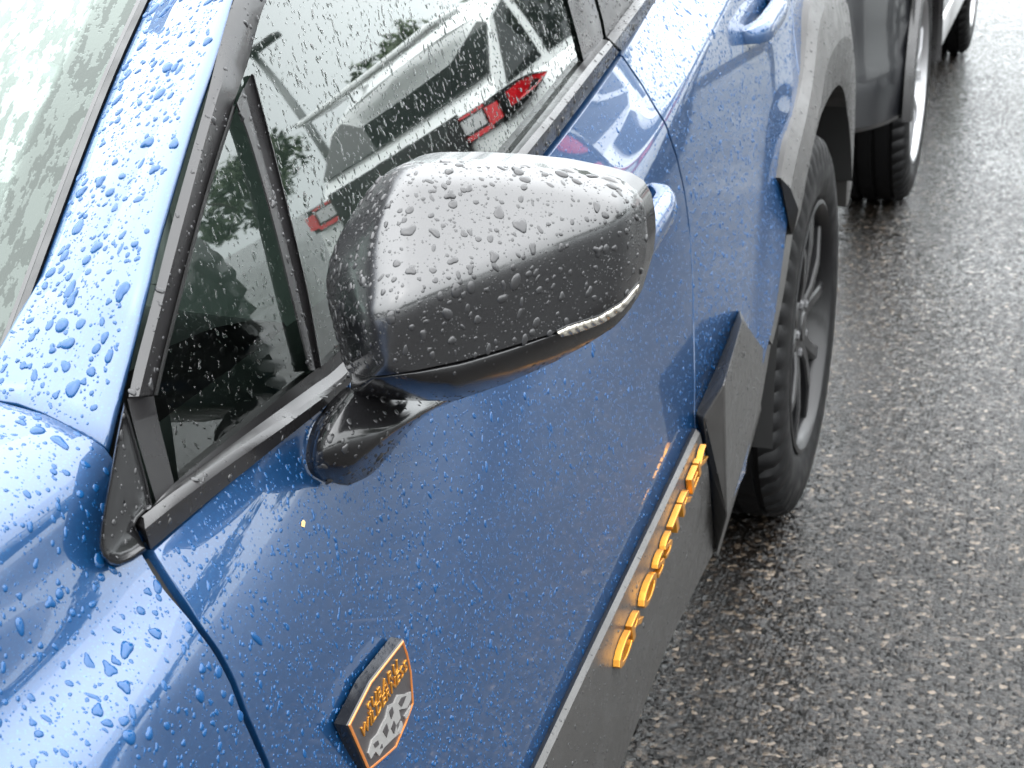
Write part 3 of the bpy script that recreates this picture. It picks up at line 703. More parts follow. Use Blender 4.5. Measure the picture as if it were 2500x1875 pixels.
for poly in ([(900, 835), (850, 860), (760, 870), (720, 960), (660, 985), (630, 1120), (590, 1190), (545, 1290), (480, 1360), (445, 1500), (470, 1560), (520, 1480), (560, 1530), (610, 1440), (700, 1350), (770, 1290), (740, 1200), (790, 1120), (770, 1030), (860, 1010), (900, 920)],
             [(905, 985), (870, 1040), (830, 1100), (850, 1130), (880, 1080)],
             [(800, 1150), (780, 1230), (760, 1280), (790, 1290), (815, 1200)]):
    q0 = np.array([onface(a_, b_, .0008) for a_, b_ in poly]); V_, F_ = prism(q0, (-.0016, 0, 0))
    bpart(mesh('mountain_relief', V_, F_, M_silver, smooth=False))

for poly in ([(850, 880), (800, 900), (770, 960), (800, 1000), (830, 940)], [(700, 1000), (670, 1050), (690, 1130), (715, 1060)], [(640, 1180), (600, 1260), (640, 1330), (660, 1250)], [(545, 1360), (500, 1400), (520, 1440), (560, 1400)], [(720, 1150), (690, 1230), (720, 1290), (740, 1200)], [(590, 1400), (570, 1450), (600, 1440)]):
    q0 = np.array([onface(a_, b_, .0013) for a_, b_ in poly]); V_, F_ = prism(q0, (-.0012, 0, 0))
    bpart(mesh('rock_face', V_, F_, M_badge, smooth=False))
# a scrap of yellow petal stuck to the wet door
pp = hitb((653, 1131), .0004); V_, F_ = prism([pp+np.array(d_) for d_ in ((0, -.0016, -.001), (.0006, .0002, -.0026), (.0008, .0018, .0004), (.0004, .0008, .0022), (0, -.0006, .0016))], (.0006, 0, 0))
tag(mesh('fallen_petal', V_, F_, mat('tan_petal', (.55, .38, .16), .6), smooth=False), 'tiny tan petal stuck to the wet blue door below the mirror', 'petal')

# ---- rest of the body: roof, bonnet, bumpers, other side, cabin
yr_ = np.array([1.03, 1.2, 1.45, 1.75, 2.3, 2.75, 3.1, 3.3]); zr_ = np.array([1.30, 1.40, 1.475, 1.502, 1.482, 1.40, 1.22, 1.10])
yv = np.linspace(1.48, 3.3, 40); zv = np.interp(yv, yr_, zr_); xv = np.maximum(xg(yv, np.minimum(zv, 1.49)), .55)+.002
s_ = np.linspace(-1, 1, 25)
P = np.stack([np.stack([xv*q_, yv-.10*(1-q_*q_)*np.exp(-(yv-1.48)*3), zv+.075*(1-abs(q_)**2.5)], -1) for q_ in s_], 1)
part(grid('roof', P, M_paint, flip=True))
fp = PANELS['front_fender']; edge_ = fp[:60, -1]
P = np.stack([np.stack([edge_[:, 0]*q_, edge_[:, 1]-.10*(1-q_*q_), edge_[:, 2]+.03*(1-q_**4)+.003], -1) for q_ in np.linspace(-1, 1, 25)], 1)
part(grid('bonnet', P, M_paint, flip=True))
fs_ = fp[0]; P = np.stack([np.stack([fs_[:, 0]*q_, fs_[:, 1]-.33*(1-q_**4)-.02, fs_[:, 2]], -1) for q_ in np.linspace(-1, 1, 25)], 1)
part(grid('front_bumper', np.concatenate([P[:1]*[1, 1, 0]+[0, 0, .24], P]), M_clad))
zt_ = np.linspace(.66, 1.1, 12); P = np.array([[(.86*q_*(1-.12*(z_-.35)), 3.30+.16*(1-q_**4)-.1*(z_-.35), z_) for z_ in zt_] for q_ in np.linspace(-1, 1, 21)])
part(grid('tailgate', P, M_paint))
V_, F_ = boxV((0, 3.26, .48), (1.40, .34, .36), .05); part(mesh('rear_bumper', V_, F_, M_clad))
V_, F_ = boxV((0, 1.3, .30), (1.66, 2.1, .12), .02); part(mesh('floor_pan', V_, F_, M_gap))
for o in list(CAR.children):
    if o.name.split('.')[0] in ('front_door', 'rear_door', 'rear_quarter', 'front_fender', 'a_pillar', 'door_frame', 'door_window', 'quarter_glass', 'rear_door_window', 'belt_moulding', 'sill_cladding', 'wheel_arch_cladding', 'front_pillar_trim', 'gap_shade_backing'):
        c = o.copy(); COL.objects.link(c); c.scale = (-1, 1, 1)
# cabin
def ipart(n, V_, F_, m_=M_int, smooth=True, sharp=40): return part(mesh(n, V_, F_, m_, smooth=smooth, sharp=sharp))
yv = np.linspace(.30, .98, 14); prof_d = np.interp(yv, [.30, .6, .8, .92, .98], [.985, 1.0, .995, .965, .90])
P = np.stack([np.stack([np.full_like(yv, x_), yv, prof_d+.02*math.exp(-((x_-.36)/.22)**2)*(yv > .7)], -1) for x_ in np.linspace(-.74, .745, 30)])
P = np.concatenate([P, (P[:, -1:]*[1, 1, 0]+[0, -.05, .55])], 1)
part(grid('dashboard', P, M_int2))
a_ = np.linspace(0, 2*math.pi, 49)[:-1]
V_, F_ = tube(np.array([[.37+.185*math.cos(t_), 1.06+.07*math.sin(t_), .93+.17*math.sin(t_)] for t_ in np.append(a_, 0)]), .016, 10, False); sw = ipart('steering_wheel', V_, F_, M_int2)
for dx_, dz_ in ((-.17, .0), (.17, 0), (0, -.16)):
    V_, F_ = tube(np.array([[.37, 1.05, .93], [.37+dx_, 1.06+dz_*.4, .93+dz_]]), .014, 6); o = mesh('wheel_spoke', V_, F_, M_int2, sw)
for sx_ in (.37, -.37):
    V_, F_ = join([boxV((sx_, 1.45, .62), (.50, .52, .16), .05), (np.array([(p[0], p[1]+.35*(p[2]-.95), p[2]) for p in boxV((sx_, 1.72, .97), (.48, .14, .62), .05)[0]]), boxV((sx_, 1.72, .97), (.48, .14, .62), .05)[1]), boxV((sx_, 1.84, 1.36), (.26, .10, .17), .04)])
    ipart('front_seat', V_, F_)
V_, F_ = boxV((0, 2.35, .85), (1.4, .16, .7), .05); ipart('rear_seat', V_, F_)
for sg in (1, -1):
    P = np.array([[(sg*(.765+.03*math.sin((z_-.45)*6)-.02*(z_ > .9)), y_, z_) for z_ in np.linspace(.42, .955, 12)] for y_ in np.linspace(.60, 1.62, 8)])
    part(grid('door_lining', P, M_int2))
V_, F_ = boxV((0, 1.1, .45), (1.5, 1.4, .04)); ipart('cabin_floor', V_, F_, M_int)

# ------------------------------------------------------------------ wet asphalt
g = 600.
ground = mesh('ground', [(-g, -g, 0), (g, -g, 0), (g, g, 0), (-g, g, 0)], [[0, 1, 2, 3]], None, smooth=False); ground['kind'] = 'structure'
M_asph = mat('wet_asphalt', (.04, .038, .036), .2); t = NT(M_asph)
v = t.coord()
wob = t.noise(v, 60, 2)
vv = t.N('ShaderNodeMix', {0: .004, 4: v, 5: wob.outputs['Color']}, data_type='VECTOR')
v1 = t.N('ShaderNodeTexVoronoi', {'Vector': v, 'Scale': 120, 'Randomness': 1.0}); v2 = t.N('ShaderNodeTexVoronoi', {'Vector': v, 'Scale': 290})
big = t.noise(v, .9, 4)
stone = t.rampf(v1.outputs['Color'], [(0, (.001, .0008, .0007)), (.45, (.003, .0024, .0019)), (.62, (.007, .0053, .004)), (.78, (.022, .016, .0115)), (.9, (.09, .069, .05)), (1, (.20, .16, .122))])
t.l.new(stone, t.b.inputs['Base Color'])
h1 = t.N('ShaderNodeMath', {0: v1.outputs['Distance'], 1: -1.0}, operation='MULTIPLY')
h2 = t.N('ShaderNodeMath', {0: v2.outputs['Distance'], 1: -.45, 2: h1.outputs[0]}, operation='MULTIPLY_ADD')
hn = t.N('ShaderNodeMath', {0: t.noise(v, 420, 3).outputs[0], 1: .6, 2: h2.outputs[0]}, operation='MULTIPLY_ADD')
fn = t.N('ShaderNodeVectorMath', {0: v1.outputs['Color'], 1: (.5, .5, .5)}, operation='SUBTRACT')      # every stone lies at its own tilt
fs2 = t.N('ShaderNodeVectorMath', {0: fn.outputs[0], 1: (.85, .85, 0)}, operation='MULTIPLY')
fn2 = t.N('ShaderNodeVectorMath', {0: v2.outputs['Color'], 1: (.5, .5, .5)}, operation='SUBTRACT')
fs3 = t.N('ShaderNodeVectorMath', {0: fn2.outputs[0], 1: (.55, .55, 0)}, operation='MULTIPLY')
fa = t.N('ShaderNodeVectorMath', {0: fs2.outputs[0], 1: fs3.outputs[0]}, operation='ADD')
fb = t.N('ShaderNodeVectorMath', {0: fa.outputs[0], 1: (0, 0, 1)}, operation='ADD')
fnn = t.N('ShaderNodeVectorMath', {0: fb.outputs[0]}, operation='NORMALIZE')
t.l.new(t.bump(hn.outputs[0], .7, .004, fnn.outputs[0]), t.b.inputs['Normal'])
t.l.new(t.rampf(big.outputs[0], [(.35, (.10,)*3), (.65, (.20,)*3)]), t.b.inputs['Roughness'])
soft = t.bump(hn.outputs[0], .5, .004, fnn.outputs[0]); t.l.new(soft, t.b.inputs['Coat Normal'])
t.b.inputs['Coat IOR'].default_value = 1.4; t.b.inputs['Coat Weight'].default_value = .12; t.b.inputs['Coat Roughness'].default_value = .12; t.b.inputs['Specular IOR Level'].default_value = .23
ground.data.materials.append(M_asph)

# ------------------------------------------------------------------ a generic five-door shell for the two other cars
def shell(root, L, Wd, belt, roofz, paint, glassm, pinv, hood=True):
    w = Wd/2
    def P_(o): o.parent = root; return o
    ysl = np.concatenate([np.linspace(0, .4, 10), np.linspace(.5, L-.6, 20), np.linspace(L-.5, L, 10)])
    hw = w*(1-.13*np.abs(2*ysl/L-1)**7)
    bz = np.interp(ysl, [0, .15, L*.62, L-.5, L], [belt+.04, belt+.06, belt, belt-.08, belt-.25])
    rows = []
    for f_, zf in ((.90, .0), (.985, .10), (1.0, .30), (.995, .62), (.985, .80), (.955, .93), (.90, .99), (.6, 1.0), (0, 1.01)):
        rows.append(np.stack([hw*f_, ysl, .24+(bz-.24)*zf], -1))
    H = np.stack(rows, 1); full_ = np.concatenate([H, (H*[-1, 1, 1])[:, ::-1][:, 1:]], 1)
    e0 = full_[:1].copy(); e0[..., 0] *= .0; e0[..., 1] -= .03; e1 = full_[-1:].copy(); e1[..., 0] *= 0; e1[..., 1] += .05
    P_(grid('body_shell', np.concatenate([e0, full_, e1]), paint, flip=True, sharp=35))
    # greenhouse: pillars and roof in paint, panes set proud of it
    yb = np.array([.10, .30, 1.2, L*.48, L*.66]); sec = []
    for y0_, y1_, wt, zt in ((.05, .42, .78, roofz-.10), (.55, .60, .76, roofz-.01), (1.6, 1.6, .77, roofz), (L*.44, L*.40, .75, roofz-.01), (L*.68, L*.50, .72, roofz-.10)):
        b_ = np.interp(y0_, ysl, bz); hwb = np.interp(y0_, ysl, hw)*.91
        sec.append([(hwb, y0_, b_-.02), (hwb*.6+w*wt*.4, y0_*.6+y1_*.4, b_*.6+zt*.4), (w*wt+.015, y0_*.12+y1_*.88, b_*.1+zt*.9-.01), (w*wt*.88, y1_, zt), (w*.4, y1_-.0, zt+.035), (0, y1_, zt+.045)])
    sec = np.array(sec); gh = np.concatenate([sec, (sec*[-1, 1, 1])[:, ::-1][:, 1:]], 1)
    P_(grid('greenhouse', gh, paint, flip=False, sharp=35))
    P_(mesh('rear_wall', gh[0], [list(range(len(gh[0])))], paint, smooth=False)); P_(mesh('front_wall', gh[-1], [list(range(len(gh[-1])))[::-1]], paint, smooth=False))
    def pane(name, pts, off): V_, F_ = prism(np.array(pts)+np.array(off), -np.array(off)*2); P_(mesh(name, V_, F_, glassm, smooth=False))
    r_ = gh[0]; n_ = len(r_); c_ = r_.mean(0)
    pane('rear_window', [c_+(q_-c_)*np.array([.97, 1, .84])+np.array([0, 0, .0]) for q_ in (r_[0]*.35+r_[1]*.65, r_[1], r_[2], r_[3], r_[n_//2], r_[-4], r_[-3], r_[-2], r_[-1]*.35+r_[-2]*.65)], (0, -.012, .006))
    f_ = gh[-1]; c_ = f_.mean(0)
    pane('windscreen', [c_+(q_-c_)*np.array([.9, .9, .86]) for q_ in f_], (0, .012, .008))
    for sg in (1, -1):
        k = (0, 1, 2)
        for i0, i1 in ((0, 1), (1, 2), (2, 3), (3, 4)):
            A_, B_ = sec[i0]*[sg, 1, 1], sec[i1]*[sg, 1, 1]
            lo0, lo1, hi0, hi1 = A_[0]*.75+A_[1]*.25, B_[0]*.75+B_[1]*.25, A_[1]*.1+A_[2]*.9, B_[1]*.1+B_[2]*.9
            g_ = .06 if i0 else .22
            q4 = [lo0+(lo1-lo0)*g_, lo0+(lo1-lo0)*(.96), hi0+(hi1-hi0)*.96, hi0+(hi1-hi0)*(g_+.02)]
            pane('side_window', q4, (sg*.008, 0, .003))
    return hw, ysl, bz

# ---- white car parked in the next bay, facing away (seen in the side glass)
KX, KY, PSI = 2.36, 5.05, math.radians(-14)               # its rear left corner, and its heading from +y towards +x
WC = empty('parked_car'); tag(WC, 'white hatchback with red tail lamps reflected in the wet window of the blue car', 'car')
wW = 1.80
shell(WC, 4.42, wW, .98, 1.56, M_white, M_glassdark, None)
cx = wW/2*.87
def wmesh(name, V_, F_, m_, parent=WC, smooth=False): return mesh(name, V_, F_, m_, parent, smooth)
def lens(parent, pts, m_, t_=.006): return wmesh('red_lens' if m_ is M_red else 'clear_lens', *prism(pts, (0, t_, 0)), m_, parent)
def rear_lamps(sg):
    X_ = lambda q_: sg*(cx-q_*1.25)
    hatch = wmesh('hatch_lamp', *prism([(X_(.30), -.030, .905), (X_(.30), -.030, 1.06), (X_(.50), -.032, 1.075), (X_(.72), -.032, 1.085), (X_(.70), -.032, 1.05), (X_(.55), -.032, .96), (X_(.42), -.032, .91)], (0, .05, 0)), M_trimg)
    lens(hatch, [(X_(.60), -.034, 1.055), (X_(.60), -.034, 1.078), (X_(.71), -.034, 1.08), (X_(.69), -.034, 1.06)], M_red)
    lens(hatch, [(X_(.46), -.034, .96), (X_(.44), -.034, 1.04), (X_(.57), -.034, 1.05), (X_(.58), -.034, 1.0), (X_(.53), -.034, .955)], M_red)
    lens(hatch, [(X_(.31), -.034, .912), (X_(.31), -.034, .938), (X_(.46), -.034, .958), (X_(.52), -.034, .955), (X_(.42), -.034, .918)], M_red)
    lens(hatch, [(X_(.31), -.034, .95), (X_(.31), -.034, 1.035), (X_(.43), -.034, 1.04), (X_(.445), -.034, .965)], M_lampclear)
    bodyl = wmesh('body_lamp', *prism([(X_(.0), -.020, .905), (X_(.0), -.020, 1.05), (X_(.285), -.030, 1.06), (X_(.285), -.030, .905)], (0, .05, 0)), M_trimg)
    lens(bodyl, [(X_(.06), -.034, 1.035), (X_(.06), -.034, 1.05), (X_(.28), -.036, 1.055), (X_(.28), -.036, 1.042)], M_red)
    lens(bodyl, [(X_(.05), -.034, .91), (X_(.06), -.034, .935), (X_(.27), -.036, .94), (X_(.27), -.036, .912)], M_red)
    lens(bodyl, [(X_(-.01), -.028, .93), (X_(-.01), -.028, 1.02), (X_(.06), -.034, 1.025), (X_(.06), -.034, .925)], M_red)
    lens(bodyl, [(X_(.075), -.035, .95), (X_(.075), -.035, 1.025), (X_(.27), -.037, 1.03), (X_(.27), -.037, .955)], M_lampclear)
    xs_ = [sg*float(np.interp(y_, [0, .05, .15, .25, .4], [cx+.012, cx+.035, wW/2*.945, wW/2*.965, wW/2*.985])) for y_ in (0, .05, .15, .25, .40)]
    side = wmesh('side_lamp', *prism([(xs_[0], -.01, .90), (xs_[0], -.01, 1.055), (xs_[1], .05, 1.055), (xs_[2], .15, 1.05), (xs_[3], .25, 1.035), (xs_[4], .40, .985), (xs_[3], .25, .94), (xs_[2], .15, .905)], (-sg*.06, .01, 0)), M_trimg)
    wmesh('red_lens', *prism([(xs_[1]+sg*.004, .05, .95), (xs_[1]+sg*.004, .05, 1.03), (xs_[2]+sg*.005, .15, 1.035), (xs_[3]+sg*.005, .25, 1.02), (xs_[4]+sg*.004, .385, .985), (xs_[3]+sg*.005, .25, .96)], (-sg*.01, 0, 0)), M_red, side)
rear_lamps(1); rear_lamps(-1)
V_, F_ = boxV((0, .22, 1.55), (1.16, .30, .035), .012); wmesh('roof_spoiler', V_, F_, M_white, smooth=True)
V_, F_ = boxV((0, -.03, .42), (1.60, .14, .26), .04); wmesh('rear_bumper', V_, F_, M_clad, smooth=True)
V_, F_ = boxV((0, -.035, .90), (1.06, .03, .36), .006); wmesh('added_dark_panel', V_, F_, M_trimg)  # made-up black panel, added to darken the lower rear in the window reflection
for sg in (-1, 1):
    V_, F_ = tube(np.array([(sg*.56, .6, 1.59), (sg*.56, 1.6, 1.62), (sg*.55, 2.2, 1.60)]), .018, 8); wmesh('roof_rail', V_, F_, M_trim, smooth=True)
    V_, F_ = boxV((sg*1.0, 2.95, 1.08), (.18, .10, .14), .03); wmesh('door_mirror', V_, F_, M_white, smooth=True)
for sx_ in (-1, 1):
    for yy_ in (.86, 3.53): put_wheel('wheel', WH, (sx_*.80, yy_, .349), WC, i4, flipx=sx_ < 0)
WC.location = (KX+math.cos(PSI)*wW*.5, KY-math.sin(PSI)*wW*.5, 0); WC.rotation_euler = (0, 0, -PSI)

# ---- black car parked behind the blue one, nose towards us
BC = empty('parked_car', (0, 4.05, 0)); bci = Matrix.Translation((0, -4.05, 0))
tag(BC, 'black car parked behind the blue one with its front wheel under a dark bumper', 'car')
def bpt(o): o.parent = BC; o.matrix_parent_inverse = bci; return o
ya = 4.87; ra = .43                                       # front axle, arch radius
plan = [(0, 3.93), (.35, 3.95), (.58, 4.02), (.70, 4.12), (.785, 4.26), (.835, 4.38), (.862, 4.47)]
pl2 = cr(np.array([(a_, b_, 0) for a_, b_ in plan]), 40)
rows = []
for z_, ins, dz_ in ((.36, .10, 0), (.385, .012, -.05), (.40, .0, -.05), (.47, -.006, -.03), (.515, -.004, -.01), (.53, .003, 0), (.62, .004, 0), (.75, .006, 0), (.88, .02, 0), (.96, .07, 0), (1.0, .16, 0)):
    c = pl2.copy(); tn = np.gradient(c, axis=0); tn /= np.linalg.norm(tn, axis=1)[:, None]
    nrm2 = np.stack([tn[:, 1], -tn[:, 0], 0*tn[:, 0]], 1)
    c = c-nrm2*ins; c[:, 2] = z_+dz_*sst(.5, .86, pl2[:, 0])
    lim = ya-np.sqrt(np.maximum(ra**2-(z_-.36)**2, .02**2)) if abs(z_-.36) < ra else 9
    rows.append(c)
P = np.stack(rows); full_ = np.concatenate([(P*[-1, 1, 1])[:, ::-1][:, :-1], P], 1)
bpt(grid('front_bumper', full_, M_dark, flip=True, sharp=30))
# fender and side skin with the arch cut out
def bside(y, z): return .872-.10*np.maximum(z-.78, 0)**1.5-.03*np.maximum(.6-z, 0)
ysd = np.linspace(4.47, 8.5, 120); zlo2 = np.maximum(np.where(np.abs(ysd-ya) < ra, .36+np.sqrt(np.maximum(ra**2-(ysd-ya)**2, 0)), .46), np.where(np.abs(ysd-7.33) < ra, .36+np.sqrt(np.maximum(ra**2-(ysd-7.33)**2, 0)), .46))
P = np.array([[(float(bside(y_, z_)), y_, z_) for z_ in np.linspace(zl, 1.0, 16)] for y_, zl in zip(ysd, zlo2)])
o = bpt(grid('side_panel', P, M_dark, sharp=40)); c = o.copy(); COL.objects.link(c); c.scale = (-1, 1, 1)
th = np.linspace(-.05, math.pi+.05, 40)
for yc_ in (ya, 7.33):
    P = np.array([[(x_, yc_-r_*math.cos(t_), .36+r_*math.sin(t_)) for t_ in th] for x_, r_ in ((.86, ra+.035), (.884, ra+.03), (.888, ra+.005), (.875, ra-.008), (.80, ra-.01))])
    bpt(grid('arch_flare', P, M_trim, sharp=40))
    P = np.array([[(x_, yc_-(ra-.004)*math.cos(t_), .36+(ra-.004)*math.sin(t_)) for t_ in th] for x_ in (.45, .86)])
    bpt(grid('wheel_house', P, M_gap))
V_, F_ = boxV((.83, 6.1, .40), (.10, 1.55, .10), .02); M_step = mat('silver_side_step', (.42, .42, .42), .35, .6, .5); bpt(mesh('side_step', V_, F_, M_step, sharp=40))
V_, F_ = boxV((0, 6.3, .40), (1.5, 4.4, .16), .02); bpt(mesh('floor_pan', V_, F_, M_gap))
P = np.array([[(.80*q_, y_, z_+.03*(1-q_*q_)) for q_ in np.linspace(-1, 1, 15)] for y_, z_ in ((4.02, .97), (4.2, 1.0), (4.8, 1.04), (5.35, 1.07))])
bpt(grid('bonnet', P, M_dark))
P = np.array([[(q_*w_, y_, z_) for q_ in np.linspace(-1, 1, 15)] for y_, z_, w_ in ((5.35, 1.07, .74), (6.05, 1.55, .60))]); bpt(grid('windscreen', P, M_glassdark))
P = np.array([[(q_*w_, y_, z_+.04*(1-q_*q_)) for q_ in np.linspace(-1, 1, 15)] for y_, z_, w_ in ((6.05, 1.55, .60), (6.6, 1.60, .62), (7.8, 1.58, .62), (8.2, 1.50, .60), (8.5, 1.0, .80))]); bpt(grid('roof', P, M_dark))
for sg in (1, -1):
    P = np.array([[(sg*(x0*(1-f_)+x1*f_), y0*(1-f_)+y1*f_, z0*(1-f_)+z1*f_) for f_ in (0, .5, 1)] for (x0, y0, z0, x1, y1, z1) in ((.86, 5.3, 1.0, .6, 6.05, 1.55), (.86, 6.7, 1.0, .62, 6.7, 1.60), (.86, 8.4, 1.0, .6, 8.2, 1.5))]); bpt(grid('side_window', P, M_glassdark))
V_, F_ = boxV((0, 8.52, .75), (1.6, .12, .6), .04); bpt(mesh('tailgate', V_, F_, M_dark))
WH2 = make_wheel(.362, .246, .235, 5); M_rim2 = mat('silver_grey_alloy', (.32, .32, .33), .28, .7, .6)
for sx_ in (1, -1):
    for yy_ in (ya, 7.33): put_wheel('wheel', WH2, (sx_*(.745), yy_, .360), BC, bci, rimmat=M_rim2, flipx=sx_ < 0, spin=.2)

# ------------------------------------------------------------------ lamp post and trees round the car park
lp = empty('lamp_post', (14.3, 22.2, 0)); tag(lp, 'tall grey lamp post with a flat head at the edge of the car park', 'lamp post')
V_, F_ = tube(np.array([(0, 0, .6), (0, 0, 5.2)]), np.array([.12, .08]), 12); mesh('pole', V_, F_, M_post, lp)
V_, F_ = boxV((0, 0, .3), (.55, .55, .6), .03); mesh('pole_base', V_, F_, M_conc, lp)
V_, F_ = boxV((-.35, -.1, 5.25), (1.0, .38, .16), .03); mesh('lamp_head', V_, F_, M_trim, lp)
def tree_mesh(h, rad, n, seed):
    r_ = np.random.default_rng(seed)
    blobs = np.array([(r_.normal(0, rad*.45), r_.normal(0, rad*.45), h*r_.uniform(.45, .9)) for _ in range(16)]); br = r_.uniform(.25, .5, 16)*rad
    k = r_.integers(0, 16, n); d = r_.normal(0, 1, (n, 3)); d /= np.linalg.norm(d, axis=1)[:, None]
    c = blobs[k]+d*(br[k]*r_.uniform(.55, 1.05, n))[:, None]
    a_ = r_.normal(0, 1, (n, 3)); a_ /= np.linalg.norm(a_, axis=1)[:, None]; b_ = np.cross(a_, d); b_ /= np.linalg.norm(b_, axis=1)[:, None]+1e-6
    s_ = r_.uniform(.10, .22, n)[:, None]*rad/2.2
    V_ = np.stack([c-a_*s_, c+b_*s_*.6, c+a_*s_, c-b_*s_*.6], 1).reshape(-1, 3); F_ = (np.arange(n)[:, None]*4+np.arange(4)).tolist()
    tr = [tube(np.array([(0, 0, 0), (.05, .03, h*.3), (0, .1, h*.7)]), np.array([.16, .12, .05])*rad/2, 8)]
    for q_ in range(6): tr.append(tube(np.array([(0, 0, h*.3), blobs[q_]*[.5, .5, .6]+[0, 0, h*.15], blobs[q_]]), np.array([.07, .05, .02])*rad/2, 5))
    return (V_, F_), join(tr)
protos = []
TREES = []
for i in range(34):
    an = 2*math.pi*i/34+rng.uniform(-.06, .06); dist_ = rng.uniform(30, 44)
    if .9 < an < 1.5: dist_ += 8
    tx_, ty_ = 1+dist_*math.cos(an), 2+dist_*math.sin(an)
    if math.hypot(tx_-14.3, ty_-22.2) < 4: continue
    if i < 3:
        (lv, lf), (tv, tf) = tree_mesh((5.6, 6.6, 4.8)[i], (2.6, 2.9, 2.4)[i], 2600, 11+i)
        r0_ = empty('tree', (tx_, ty_, 0)); mesh('crown', lv, lf, M_leaf, r0_, smooth=False); mesh('trunk', tv, tf, M_bark, r0_); protos.append(r0_)
        o = r0_
    else:
        o = copy_tree(protos[i % 3]); o.location = (tx_, ty_, 0)
    o.rotation_euler = (0, 0, rng.uniform(0, 6.28)); sc_ = rng.uniform(.85, 1.15)*(1.0 if .75 < an < 1.35 else 1.6); o.scale = (sc_, sc_, sc_*rng.uniform(.9, 1.1))
    tag(o, 'leafy green tree in the row bordering the car park', 'tree', 'trees round the car park')

# ------------------------------------------------------------------ rain drops lying on the car
def scatter(P, dens, rmed, sig, rmin, rmax, zmin=-1, keep=None):
    a, b, c, d = P[:-1, :-1], P[1:, :-1], P[1:, 1:], P[:-1, 1:]
    nr = np.cross(c-a, d-b).reshape(-1, 3); ar = np.linalg.norm(nr, axis=1)/2; ok = ar > 1e-9
    if ok.sum() == 0: return None
    n = rng.poisson(ar.sum()*dens); k = rng.choice(len(ar), n, p=ar/ar.sum())
    u_, v_ = rng.random((n, 1)), rng.random((n, 1))
    A, B, C_, D_ = (q_.reshape(-1, 3)[k] for q_ in (a, b, c, d))
    p = (A*(1-u_)+B*u_)*(1-v_)+(D_*(1-u_)+C_*u_)*v_
    N_ = nr[k]/np.maximum(np.linalg.norm(nr[k], axis=1), 1e-12)[:, None]
    vd = CAM-p; vd /= np.linalg.norm(vd, axis=1)[:, None]; cs = (N_*vd).sum(1); N_ *= np.sign(cs)[:, None]
    r = np.clip(rmed*np.exp(rng.normal(0, sig, n)), rmin, rmax)
    q_ = p-CAM; zc_ = q_@fw; sx_ = FOC*(q_@rt)/zc_/1250; sy_ = FOC*(q_@up)/zc_/937.5
    m = (np.abs(cs) > .05) & (p[:, 2] > zmin) & (np.abs(sx_) < 1.5) & (np.abs(sy_) < 1.5)
    if keep is not None: m &= keep(p)
    return p[m], N_[m], r[m]
def dedupe(p, N_, r):
    o = np.argsort(-r); cell = .004; seen = {}; keep = []
    for i in o:
        if r[i] < .0006: keep.append(i); continue
        c = (p[i]//cell).astype(int); bad = False
        R_ = 1 if r[i] < .0025 else 2
        for dx in range(-R_, R_+1):
            for dy in range(-R_, R_+1):
                for dz in range(-R_, R_+1):
                    for j in seen.get((c[0]+dx, c[1]+dy, c[2]+dz), ()):
                        if ((p[i]-p[j])**2).sum() < (1.05*(r[i]+r[j]))**2: bad = True; break
                    if bad: break
                if bad: break
            if bad: break
        if not bad: seen.setdefault(tuple(c), []).append(i); keep.append(i)
    keep = np.array(keep); return p[keep], N_[keep], r[keep]
